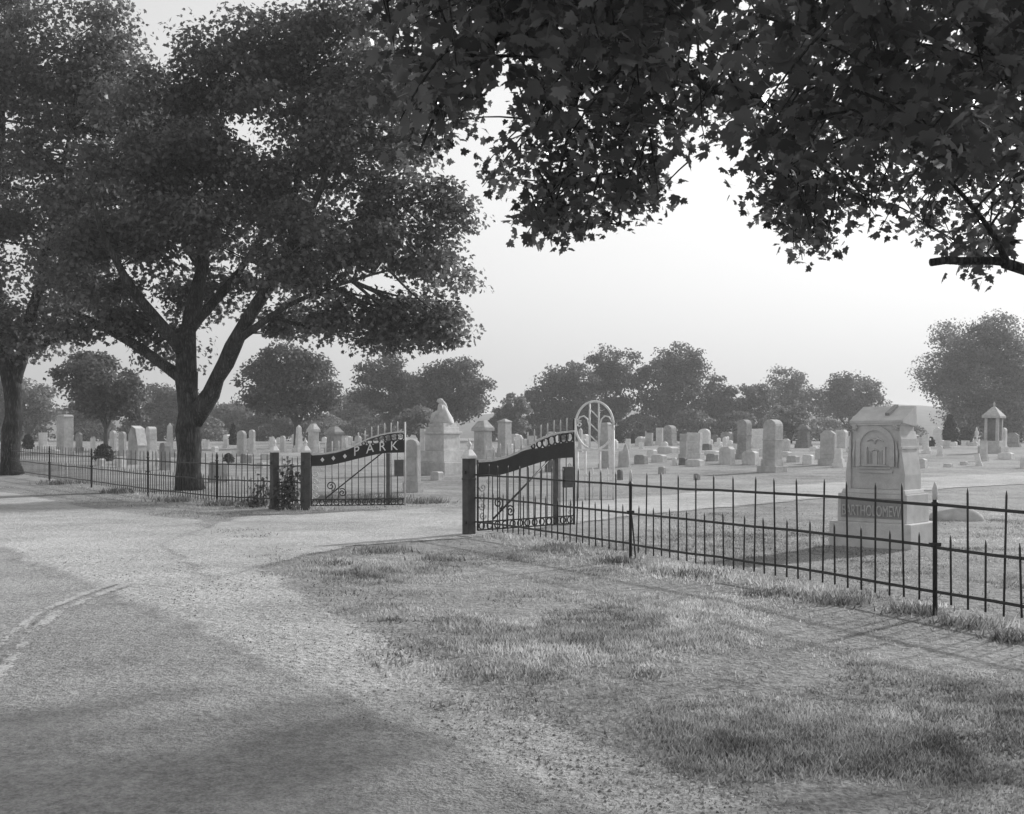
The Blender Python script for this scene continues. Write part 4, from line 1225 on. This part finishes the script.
def spiral(b, cx, cz, r0, turns, a0, sgn, y=0, rr=.011):
    pts = []
    N = int(22 * turns)
    for k in range(N + 1):
        t = k / N
        a = a0 + sgn * t * turns * 2 * math.pi
        r = r0 * (1 - .85 * t)
        pts.append((cx + r * math.cos(a), y, cz + r * math.sin(a)))
    b.tube(pts, rr, 6)


def ringz(b, cx, cz, r, rr, y=0, n=16):
    b.tube([(cx + r * math.cos(2 * math.pi * k / n), y, cz + r * math.sin(2 * math.pi * k / n)) for k in range(n + 1)], rr, 5)


def gate(hinge, free, label, lettered):
    hinge = np.array(hinge); free = np.array(free)
    L = float(np.linalg.norm((free - hinge)[:2]))
    rz = math.atan2(free[1] - hinge[1], free[0] - hinge[0])
    rt = thing('drive_gate', tuple(hinge), label, 'gate', 'pair of iron drive gates', rz)
    us = np.linspace(0, 1, 31)
    ir, lt = M['iron'], M['silver']
    # frame
    b = MB(); b.tube([(.02, 0, .05), (.02, 0, 1.25)], .018, 8); b.build('hinge_stile', ir, rt)
    b = MB(); b.tube([(L - .0, 0, .03), (L, 0, 1.98)], .022, 8); b.build('free_stile', lt if lettered else ir, rt)
    for z in (.055, .195):
        b = MB(); b.box(.02, L, -.012, .012, z - .012, z + .012); b.build('bottom_rail', ir, rt)
    b = MB(); n0 = len(us)
    vs = []
    for u in us:
        x = .02 + (L - .02) * u; z = topz(u)
        vs += [(x, -.022, z - .016), (x, .022, z - .016), (x, .022, z + .016), (x, -.022, z + .016)]
    fs = [(0, 1, 2, 3), tuple((n0 - 1) * 4 + q for q in (3, 2, 1, 0))]
    for k in range(n0 - 1):
        for q in range(4): fs.append((k * 4 + (q + 1) % 4, k * 4 + q, k * 4 + 4 + q, k * 4 + 4 + (q + 1) % 4))
    b.add(vs, fs); b.build('top_rail', lt, rt)
    # sign board
    b = MB(); vs = []
    for u in us:
        x = .03 + (L - .05) * u
        vs += [(x, -.03, loz(u)), (x, .012, loz(u)), (x, .012, bandtop(u)), (x, -.03, bandtop(u))]
    fs2 = [(0, 1, 2, 3), tuple((n0 - 1) * 4 + q for q in (3, 2, 1, 0))] + fs[2:]
    b.add(vs, fs2); sign = b.build('sign_board', M['sign'], rt)
    if lettered:
        for ch, u, zc in (('P', .485, 1.225), ('A', .625, 1.285), ('R', .76, 1.33), ('K', .885, 1.345)):
            b = MB(); vs, fs_ = text_geo(ch, .30, .008)
            hgt = max(v.y for v in vs); cx = (max(v.x for v in vs) + min(v.x for v in vs)) / 2
            sl = .22 if u < .7 else .08
            wk = .9
            b.add([(L * u + (v.x - cx) * wk, -.032 - v.z - .008, zc - .02 + v.y + (v.x - cx) * sl) for v in vs], fs_)
            b.build('letter', M['whitepaint'], sign)
        for u, zc in ((.125, 1.105), (.24, 1.14), (.36, 1.185)):
            r = .055; b = MB()
            b.prism([(L * u - r * .8, zc), (L * u, zc - r), (L * u + r * .8, zc), (L * u, zc + r)], -.044, -.028)
            b.build('diamond', M['whitepaint'], sign)
    # circles under the curve at the free end and along the bottom
    for u in np.linspace(.56, .95, 7):
        rr_ = (topz(u) - .016 - bandtop(u)) / 2
        if rr_ > .03:
            b = MB(); ringz(b, L * u, (topz(u) - .016 + bandtop(u)) / 2, rr_ - .004, .017); b.build('ring', ir, rt)
    nb = 13
    for k in range(nb):
        u = (k + .5) / nb * .98 + .01
        b = MB(); ringz(b, L * u, .125, .06, .013); b.build('ring', ir, rt)
    # uprights and their pale spike ends above the curve
    nbars = 13
    for k in range(1, nbars + 1):
        u = k / (nbars + 1) * .98 + .01
        x = .02 + (L - .02) * u
        if u > .12:
            b = MB(); b.tube([(x, .014 if lettered else .016, .05), (x, .014 if lettered else .016, loz(u) + .06)], .0105, 6); b.build('bar', ir, rt)
        b = MB(); z = topz(u); hh = .255 if k % 2 else .235
        b.tube([(x, 0, z + .01), (x, 0, z + hh - .04), (x, 0, z + hh)], [.016, .015, .005], 6); b.build('spike', lt, rt)
    # diagonal brace with large scrolls at its foot
    b = MB(); b.tube([(L * .16, .022, .22), (L * .76, .022, loz(.76) + .02)], .017, 6); b.build('brace', ir, rt)
    b = MB(); spiral(b, L * .215, .50, .115, 1.6, -1.2, 1, .02, .014); spiral(b, L * .335, .345, .10, 1.6, 2.2, -1, .02, .014); b.build('scroll', ir, rt)
    b = MB()
    for k, zz in enumerate((.3, .46, .62, .78)):
        spiral(b, L * .055, zz, .075, 1.3, math.pi * (k % 2), 1 if k % 2 else -1, 0, .013)
    spiral(b, L * .11, .88, .055, 1.2, 0, -1, 0, .009)
    b.build('scroll', lt, rt)
    # scroll ornaments by the free stile
    b = MB()
    for k, zz in enumerate((1.13, .95, .42, .28)): spiral(b, L * .955, zz, .05, 1.3, math.pi * (k % 2), 1 if k % 2 else -1, 0, .008)
    b.build('scroll', lt, rt)
    b = MB(); b.box(L * .885, L * .985, -.035, .035, .72, 1.10); b.build('lock_box', M['box'], rt, bevel=.008)
    b = MB(); b.box(L * .80, L * .84, .02, .05, .05, 1.25); b.build('lock_stile', M['box'], rt)
    return rt


fl = gp(405, 504.5)
k = 25.6
flp = ((405 - CX) / F * k, k, float(H(0, k)) + .09)
hL = np.array(gL) + np.array([.10, .05, .04])
gate(hL, flp, 'left drive gate with white letters and diamonds on its sweeping dark board', True)
k = 20.3
frp = ((574 - CX) / F * k, k, float(H(0, k)))
hR = np.array(gpost) + np.array([.13, .1, 0])
gate(hR, frp, 'right drive gate swung open and seen from behind, its board unlettered', False)

# ------------------------------------------------------------------ white arched walk gate
wb = gp(594.5, 500.5); sc = wb[1] / F
ag = thing('arched_gate', wb, 'white iron walk gate with a tall oval hoop at the top', 'gate', None, -R(4))
X = lambda px: (px - 594.5) * sc
Z = lambda py: (500.5 - py) * sc
wp = M['whitepaint']
b = MB(); cxz, czz, rx, rz_ = X(594.5), Z(425.3), 19.0 * sc, 24 * sc
b.tube([(cxz + rx * math.cos(2 * math.pi * k / 40), 0, czz + rz_ * math.sin(2 * math.pi * k / 40)) for k in range(41)], .030, 6); b.build('hoop', wp, ag)
for px in (589.8, 598.8):
    dz = rz_ * math.sqrt(max(0, 1 - ((X(px) - cxz) / rx) ** 2))
    b = MB(); b.tube([(X(px), 0, czz - dz), (X(px), 0, czz + dz)], .024, 6); b.build('hoop_bar', wp, ag)
for y0 in (409, 423, 435):
    b = MB(); b.tube([(X(589.8), 0, Z(y0)), (X(598.8), 0, Z(y0 + 9))], .018, 6); b.build('slat', wp, ag)
for s in (-1, 1):
    b = MB()
    pts = [(X(594.5 + s * 4.9), 0, Z(440)), (X(594.5 + s * 5.2), 0, Z(426)), (X(594.5 + s * 7), 0, Z(419)), (X(594.5 + s * 10.5), 0, Z(416)), (X(594.5 + s * 14.5), 0, Z(417)), (X(594.5 + s * 17.5), 0, Z(422))]
    b.tube(pts, .020, 6); b.build('scroll', wp, ag)
b = MB(); spiral(b, X(575.5), Z(423), .11, 1.3, 2, -1, 0, .014); spiral(b, X(579.5), Z(424), .09, 1.3, 1, 1, 0, .014); b.build('scroll', wp, ag)
for px, yt, rr in ((577.2, 450, .032), (585.4, 450, .026), (600, 450, .028), (613.3, 430, .034)):
    b = MB(); b.tube([(X(px), 0, -.03), (X(px), 0, Z(yt))], rr, 8); b.build('upright', wp, ag)
for px in (578.8, 592.8, 607.5):
    b = MB(); b.tube([(X(px), 0, .02), (X(px), 0, Z(470)), (X(px), 0, Z(467.5))], [.018, .018, .004], 6); b.build('picket', wp, ag)
for y in (450, 475, 499):
    b = MB(); b.box(X(576.5), X(614), -.018, .018, Z(y) - .02, Z(y) + .02); b.build('rail', wp, ag)

# vine on the short panel and the neighbouring bars
def vine(name, pts, n, label, seed, spread, ls, rad=.010):
    r = np.random.default_rng(seed)
    rt = thing(name, pts[0][0], label, 'vine', 'climbing vines by the left gate posts')
    mb = MB(); cs = []
    for line in pts:
        line = np.array(line, float); d = np.linspace(0, 1, 10)
        sm = np.stack([np.interp(d, np.linspace(0, 1, len(line)), line[:, k]) for k in range(3)], 1) + r.normal(size=(10, 3)) * .02
        mb.tube(sm, rad, 5); cs.append(sm)
    mb.build('stem', M['farbark'], rt, pts[0][0])
    cs = np.concatenate(cs)
    cen = cs[r.integers(0, len(cs), n)] + r.normal(size=(n, 3)) * spread
    cen[:, 2] = np.maximum(cen[:, 2], pts[0][0][2] + .03)
    nr = r.normal(size=(n, 3)) + np.array([-.3, -.8, .5])
    np_mesh('foliage', leaf_verts(cen, ls * (.6 + .8 * r.random(n)), STAR, nr, r), len(STAR), M['leaf_far'], r.random(n), rt, pts[0][0])


mid = lambda a, b_, t: np.array(a) * (1 - t) + np.array(b_) * t
m1 = mid(gO, gL, .25); m2 = mid(gO, gL, .6)
vine('climbing_vine', [[m1, m1 + [.1, 0, .5], m1 + [.25, -.05, 1.0]], [m2, m2 + [-.15, 0, .45], m2 + [.05, 0, .85]], [m1, m2 + [0, 0, .6]]], 420, 'leafy vine climbing the short panel between the left gate posts', 3, .13, .09)
pv_ = np.array(gp(262, 507)); pv2 = np.array(gp(250, 506.5))
vine('climbing_vine', [[pv_, pv_ + [.08, 0, .4], pv_ + [.02, 0, .75]], [pv2, pv2 + [.2, 0, .3]]], 220, 'low vine on the pickets left of the outer gate post', 4, .13, .09)

# ------------------------------------------------------------------ the maple overhead (trunk stands outside the view to the right)
BX = [360, 380, 395, 410, 425, 445, 462, 475, 482, 496, 508, 520, 540, 560, 580, 598, 615, 632, 650, 664, 670, 676, 684, 700, 716, 732, 738, 744, 750, 765, 780, 800, 820, 836, 852, 875, 900, 922, 940, 958, 972, 985, 1000, 1024, 1100, 1300]
BY = [100, 120, 140, 165, 188, 175, 165, 172, 205, 222, 232, 240, 258, 262, 250, 242, 252, 250, 255, 240, 220, 190, 160, 158, 156, 148, 155, 180, 215, 238, 256, 272, 270, 258, 240, 246, 248, 256, 262, 285, 290, 284, 262, 262, 300, 330]


def canopy():
    r = np.random.default_rng(42)
    base = (12.5, 9.5, float(H(12.5, 9.5)))
    rt = thing('overhanging_maple', base, 'dark maple boughs with large lobed leaves hanging across the top of the view', 'tree')
    mb = MB(); smp = []
    Q = lambda x, y, d: tuple(P(x, y, d))
    limbs = [
        ([base, (12.45, 9.5, 1.2), (12.3, 9.45, 2.8), (12.2, 9.4, 5), (12.3, 9.6, 8), (12.6, 9.8, 11)], .42, .12),
        ([(12.3, 9.45, 2.9), (9.5, 9.6, 4.6), Q(1180, 150, 9.4), Q(1020, 132, 9.2), Q(880, 122, 9.0), Q(780, 108, 9.0), Q(720, 88, 9.2), Q(690, 72, 9.4), Q(640, 62, 9.6), Q(580, 85, 9.8), Q(530, 120, 10)], .17, .02),
        ([Q(690, 72, 9.4), Q(655, 40, 9.0), Q(610, 10, 8.6), Q(560, -40, 8.2)], .05, .02),
        ([(12.3, 9.45, 2.2), Q(1250, 330, 8.6), Q(1120, 300, 8.3), Q(1040, 280, 8.1), Q(1004, 263, 8.05)], .10, .04),
        ([Q(1010, 266, 8.05), Q(1000, 235, 8.0), Q(965, 190, 7.8), Q(900, 140, 7.6)], .022, .01),
        ([Q(1004, 262, 8.05), Q(985, 259, 8.0), Q(960, 260, 8.0), Q(931, 262.5, 7.95)], .032, .029),
        ([(12.2, 9.4, 4.5), (9, 8.2, 6.0), (5.5, 7.2, 6.0), (2.5, 6.6, 5.4), (.2, 6.6, 4.9), (-.8, 7, 4.4)], .15, .02),
        ([(12.3, 9.5, 6), (10, 11.5, 8), (7, 13, 8.6), (3.5, 14, 8.2), (1, 14, 7.2)], .14, .03),
        ([Q(780, 108, 9.0), Q(800, 150, 10), Q(790, 200, 11), Q(800, 240, 11.5)], .035, .01),
        ([Q(640, 62, 9.6), Q(620, 120, 10), Q(615, 180, 10.2), Q(620, 225, 10.3)], .03, .008),
        ([Q(580, 85, 9.8), Q(565, 150, 10), Q(550, 210, 10.1)], .025, .008),
        ([Q(520, 20, 8), Q(470, 60, 7.6), Q(430, 110, 7.4), Q(420, 150, 7.3)], .03, .008),
        ([(12.3, 9.5, 5), (13.5, 7, 7), (14, 4, 8.5)], .14, .04), ([(12.4, 9.5, 6), (15, 10.5, 8), (17, 11, 9)], .14, .04), ([(12.4, 9.6, 5), (13, 13, 7), (13, 15.5, 8)], .14, .04),
    ]
    for pts, r0, r1 in limbs:
        pts = np.array(pts, float)
        d = np.r_[0, np.cumsum(np.linalg.norm(np.diff(pts, axis=0), axis=1))]
        n = max(6, int(d[-1] / .22)); t = np.linspace(0, d[-1], n)
        sm = np.stack([np.interp(t, d, pts[:, k]) for k in range(3)], 1)
        for _ in range(3): sm[1:-1] = .25 * sm[:-2] + .5 * sm[1:-1] + .25 * sm[2:]
        sm[1:-1] += r.normal(size=sm[1:-1].shape) * min(.02, r0 * .12)
        rad = np.linspace(r0, r1, n)
        if r0 > .3: rad = rad * (1 + .5 * np.exp(-np.clip(sm[:, 2] - base[2], 0, 9) / .35))
        mb.tube(sm, list(rad), 10)
        if len(pts) != 4 or abs(r0 - .032) > 1e-6: smp.append(sm[int(n * .2):])
    smp = np.concatenate(smp)
    # twig ends: (position, number of leaves)
    tips = []
    bx = lambda x: np.interp(x, BX, BY)
    def layer(n, x0, x1, y0, d0, d1, margin, cap=None, seed=0):
        k = 0; tries = 0
        while k < n and tries < n * 40:
            tries += 1
            x = r.uniform(x0, x1); y = r.uniform(y0, 300); d = r.uniform(d0, d1)
            lim = bx(x) - margin * 8.0 / d * (.5 + r.random()) + 9 * math.sin(x * .11) - 14 * max(0, math.sin(x * .047 + d))
            if cap is not None: lim = min(lim, cap + 22 * math.sin(x * .035) + 14 * math.sin(x * .011 + 1))
            if y > lim: continue
            # openings where the sky shows through
            if ((x - 497) / 34) ** 2 + ((y - 115) / 62) ** 2 < 1: continue
            if ((x - 700) / 40) ** 2 + ((y - 70) / 34) ** 2 < 1 and r.random() < .8: continue
            tips.append(P(x, y, d)); k += 1
    layer(340, 380, 690, -60, 8.6, 11.5, 13)
    layer(420, 690, 1060, -60, 9.0, 12.5, 13)
    layer(105, 395, 700, -80, 6.2, 8.2, 26, 120)
    layer(140, 700, 1100, -80, 5.6, 8.2, 28, 165)
    for _ in range(4): tips.append(P(r.uniform(940, 1010), r.uniform(225, 250), r.uniform(8.4, 9.5)))
    for _ in range(2): tips.append(P(r.uniform(962, 985), r.uniform(268, 276), 9.2))
    tips = np.array(tips)
    main = len(tips)
    # the rest of the crown, above and to the right of the view
    n = 300
    v = r.normal(size=(n, 3)); v /= np.linalg.norm(v, axis=1, keepdims=True)
    rest = np.array([12.6, 9.6, 8.2]) + v * (.45 + .55 * r.random((n, 1)) ** .6) * np.array([5.5, 6.0, 4.2])
    px = CX + F * rest[:, 0] / np.maximum(rest[:, 1], .1); py = HY - F * (rest[:, 2] - EYE) / np.maximum(rest[:, 1], .1)
    keep = (rest[:, 1] < .5) | (px > 1060) | (py < -60)
    rest = rest[keep]
    back = np.stack([r.uniform(7.5, 12.5, 110), r.uniform(11.5, 16, 110), r.uniform(4.4, 7.5, 110)], 1)  # unseen foliage added to throw shade on the near right corner
    back = back[CX + F * back[:, 0] / back[:, 1] > 1080]
    rest = np.concatenate([rest, back])
    n2 = 36
    up = np.stack([r.uniform(-1, 9, n2), r.uniform(7, 13.5, n2), r.uniform(6.5, 9.5, n2)], 1)
    py = HY - F * (up[:, 2] - EYE) / up[:, 1]
    up = up[py < -40]
    tips = np.concatenate([tips, rest, up])
    allc = []; allt = []
    for i, tp in enumerate(tips):
        dd = np.linalg.norm(smp - tp, axis=1) + np.clip(tp[2] - smp[:, 2] - 1.2, 0, 9)
        j = int(np.argmin(dd)); s = smp[j]
        L = np.linalg.norm(tp - s)
        if L > .75 and i < main:
            dv = (s - tp) / L * .6 + r.normal(size=3) * .5 + np.array([.15, 0, 0]); dv[2] = abs(dv[2]) + .45; s = tp + dv / np.linalg.norm(dv) * .65; L = .65
        pts = bez(s, tp, (0, 0, .10 * min(L, 1.6)), 6)
        if i < main: mb.tube(pts, list(np.linspace(.011, .004, 6)), 4)
        elif L < 2.2: mb.tube(bez(smp[j], tp, (0, 0, .05 * L), 4), list(np.linspace(.02, .006, 4)), 3)
        m = 24 if i < main else 26
        t = .35 + .65 * r.random(m) ** .7
        k = np.clip((t * 5).astype(int), 0, 4); f = (t * 5 - k)[:, None]
        q = bez(s, tp, (0, 0, .1 * min(L, 1.6)), 6)
        c = q[k] * (1 - f) + q[np.minimum(k + 1, 5)] * f
        sp = .15 if i < main else .42
        dv_ = r.normal(size=(m, 3)); dv_ *= (r.random((m, 1)) ** .5) / np.linalg.norm(dv_, axis=1, keepdims=True)
        c = c + dv_ * np.array([sp, sp, sp * .8]) * 1.8
        allc.append(c); allt.append(np.full(m, r.random()) * .45 + .55 * r.random(m))
    cen = np.concatenate(allc); tint = np.concatenate(allt)
    # stay inside the bough's outline where it hangs into view
    mb.build('trunk', M['bark'], rt, base)
    N = len(cen)
    nr = r.normal(size=(N, 3)) * .62 + np.array([0, -.18, .62])
    sz = np.where(cen[:, 1] > 8.6, .083, .105) * (.5 + .85 * r.random(N))
    lv = leaf_verts(cen, sz, MAPLE, nr, r)
    np_mesh('crown', lv, len(MAPLE), M['leaf_near'], tint, rt, base)


canopy()

# ------------------------------------------------------------------ grass, weeds and loose stones on the ground
def bare(x, y):
    """1 on road, shoulder or drive"""
    return inpoly(x, y, strip_road) | inpoly(x, y, strip_sh) | inpoly(x, y, strip_dr)


def edge_fence(x, y):
    """distance to the right-hand fence line"""
    a = np.array(pr[0][:2]); b_ = np.array(pr[2][:2]); d = (b_ - a) / np.linalg.norm(b_ - a)
    return np.abs((x - a[0]) * d[1] - (y - a[1]) * d[0])


def edge_leftfence(x, y):
    out = np.full(np.shape(x), 99.)
    for i in range(5):
        a = np.array(pl_[i][:2]); b_ = np.array(pl_[i + 1][:2]); d = b_ - a
        t = np.clip(((x - a[0]) * d[0] + (y - a[1]) * d[1]) / (d @ d), 0, 1)
        out = np.minimum(out, np.hypot(x - a[0] - t * d[0], y - a[1] - t * d[1]))
    g = np.array(hL[:2]); f = np.array(flp[:2]); d = f - g
    t = np.clip(((x - g[0]) * d[0] + (y - g[1]) * d[1]) / (d @ d), 0, 1.6)
    return np.minimum(out, np.hypot(x - g[0] - t * d[0], y - g[1] - t * d[1]))


SHn = np.array([p[:2] for p in SH], float)


def edge_shoulder(x, y):
    out = np.full(np.shape(x), 99.)
    for P_ in (SHn, np.array([p[:2] for p in DR[2:]], float), np.array([p[:2] for p in DL[2:]], float)):
        for i in range(len(P_) - 1):
            a, b_ = P_[i], P_[i + 1]; d = b_ - a
            t = np.clip(((x - a[0]) * d[0] + (y - a[1]) * d[1]) / (d @ d), 0, 1)
            out = np.minimum(out, np.hypot(x - a[0] - t * d[0], y - a[1] - t * d[1]))
    return out


def blades(N, seed):
    r = np.random.default_rng(seed)
    # sample evenly over the picture of the ground so that near grass is densest
    y = 1 / r.uniform(1 / 36., 1 / 3.6, N)
    y = np.where(r.random(N) < .6, y, 4 + 20 * r.random(N))
    x = y * r.uniform(-.62, .58, N)
    lf = edge_leftfence(x, y)
    rf = edge_fence(x, y)
    patch = vnoise(x, y, 1.5, 3) * .5 + vnoise(x, y, .5, 4) * .32 + vnoise(x, y, 3.4, 5) * .35
    b_ = bare(x, y)
    es = edge_shoulder(x, y)
    # ragged tongues of grass onto the shoulder
    nearfence = rf < 1.1
    keep = (~b_) & (r.random(N) < np.clip((patch - .44) * 3.6 + nearfence * .4, .06, 1))
    fade = np.clip(es / .9 - .15 + (patch - .5) * 1.6, .03, 1)
    keep &= (r.random(N) < fade) | nearfence & (y < 24)
    keep |= b_ & ~inpoly(x, y, strip_road) & (es < .6) & (r.random(N) < np.clip((patch - .45) * .9 - es * .4, 0, 1))
    keep &= (y < 26) | (lf < 2.6)
    x, y, rf, lf, patch, b2 = x[keep], y[keep], rf[keep], lf[keep], patch[keep], b_[keep]
    n = len(x)
    ht = .010 + .022 * r.random(n) ** 1.5
    ht += np.clip(patch - .55, 0, 1) * .07
    ht += .10 * r.random(n) ** 1.5 * np.exp(-(rf / .45) ** 2)
    ht += .20 * r.random(n) ** 1.5 * np.exp(-(lf / .5) ** 2)
    ht *= np.where(b2, .7, 1)
    inner = ((x - pr[0][0]) * (pr[2][1] - pr[0][1]) - (y - pr[0][1]) * (pr[2][0] - pr[0][0])) > 0
    z = H(x, y) + np.where(b2, .018, 0)
    wd = (.0035 + .0035 * r.random(n)) * (1 + y * .055)
    a = r.random(n) * 2 * math.pi
    lean = .25 + .75 * r.random(n)
    la = r.random(n) * 6.283
    tip = np.stack([x + np.cos(la) * ht * lean, y + np.sin(la) * ht * lean, z + ht], 1)
    p0 = np.stack([x - np.cos(a) * wd, y - np.sin(a) * wd, z - .005], 1)
    p1 = np.stack([x + np.cos(a) * wd, y + np.sin(a) * wd, z - .005], 1)
    dry = vnoise(x, y, 2.2, 12) * .35 + vnoise(x, y, .8, 9) * .5 + vnoise(x, y, .16, 10) * .5 + .4 * r.random(n) - .42  # dry mottling; the broadest tint patches also paint soft shade bands
    dry = np.where(rf < .6, dry + .12 * r.random(n), dry)
    return np.stack([p0, p1, tip], 1), np.clip(dry, 0, 1)


lv, tint = blades(700000, 7)
o = np_mesh('grass', lv, 3, M['blade'], tint)
tag(o, 'short patchy dry grass on the verge and around the fence', kind='stuff')


def weeds(px, py, n, ht, wid, seed):
    r = np.random.default_rng(seed)
    c = np.array(gp(px, py))
    off = r.normal(size=(n, 2)) * wid
    off *= .55
    x, y = c[0] + off[:, 0], c[1] + off[:, 1]
    h_ = ht * (.35 + .75 * r.random(n)); a = r.random(n) * 6.283; la = r.random(n) * 6.283; ln = .2 + .8 * r.random(n); wd_ = .004 + .005 * r.random(n) + c[1] * .0004
    z = H(x, y) + .012
    return np.stack([np.stack([x - np.cos(a) * wd_, y - np.sin(a) * wd_, z - .01], 1), np.stack([x + np.cos(a) * wd_, y + np.sin(a) * wd_, z - .01], 1),
                     np.stack([x + np.cos(la) * h_ * ln, y + np.sin(la) * h_ * ln, z + h_], 1)], 1), r.random(n) * .3


L_, T_ = [], []
for i, (px, py, n, ht, wid) in enumerate([(490, 643, 60, .025, .14), (333, 564, 60, .05, .22), (392, 621, 40, .025, .16), (768, 595, 90, .05, .22), (888, 737, 60, .022, .1), (645, 675, 30, .02, .09),
        (912, 612, 110, .06, .2), (1010, 640, 110, .06, .16), (440, 560, 70, .05, .25), (380, 552, 120, .07, .35), (560, 548, 80, .06, .3), (700, 575, 80, .06, .3), (620, 562, 80, .07, .2), (840, 603, 80, .06, .25), (960, 625, 80, .06, .25),
        (330, 502, 160, .2, .4), (365, 502, 160, .2, .4), (395, 502, 120, .2, .3), (255, 505, 140, .16, .4), (225, 505, 140, .14, .4), (180, 501, 120, .14, .5), (120, 493, 120, .14, .5), (60, 484, 120, .14, .6), (425, 503, 120, .14, .4)]):
    a_, b_ = weeds(px, py, int(n * 2.2), ht * 1.25, wid * 1.1, 50 + i); L_.append(a_); T_.append(b_)
o = np_mesh('grass_tufts', np.concatenate(L_), 3, M['blade'], np.concatenate(T_))
tag(o, 'dark tufts of taller grass scattered through the verge and gravel', kind='stuff')

# loose gravel
r = np.random.default_rng(77)
N = 130000
y = 1 / r.uniform(1 / 16., 1 / 3.8, N); x = y * r.uniform(-.55, .5, N)
k = inpoly(x, y, strip_road) | inpoly(x, y, strip_sh) | inpoly(x, y, strip_dr)
pn = vnoise(x, y, .8, 21)
k &= r.random(N) < np.clip(pn * 1.8 - .4, .12, 1) * np.where(inpoly(x, y, strip_road), .35, .65)
x, y = x[k], y[k]; n = len(x)
s = (.0025 + .008 * r.random(n) ** 4) * (1 + y * .03)
z = H(x, y) + .018
a = r.random(n) * 6.28
T4 = []
for f in ((0, 1, 4), (1, 2, 4), (2, 3, 4), (3, 0, 4)):
    cr = []
    for q in f:
        if q == 4: cr.append(np.stack([x + s * .2 * np.cos(a * 3), y + s * .2 * np.sin(a * 3), z + s * .5], 1))
        else: cr.append(np.stack([x + s * np.cos(a + q * 1.57) * (1 + .3 * np.sin(a * 5 + q)), y + s * np.sin(a + q * 1.57), z - .004 + 0 * s], 1))
    T4.append(np.stack(cr, 1))
tt = r.random(n)
o = np_mesh('gravel', np.concatenate(T4), 3, M['pebble'], np.tile(tt, 4))
tag(o, 'loose pale gravel strewn over the road edge and shoulder', kind='stuff')
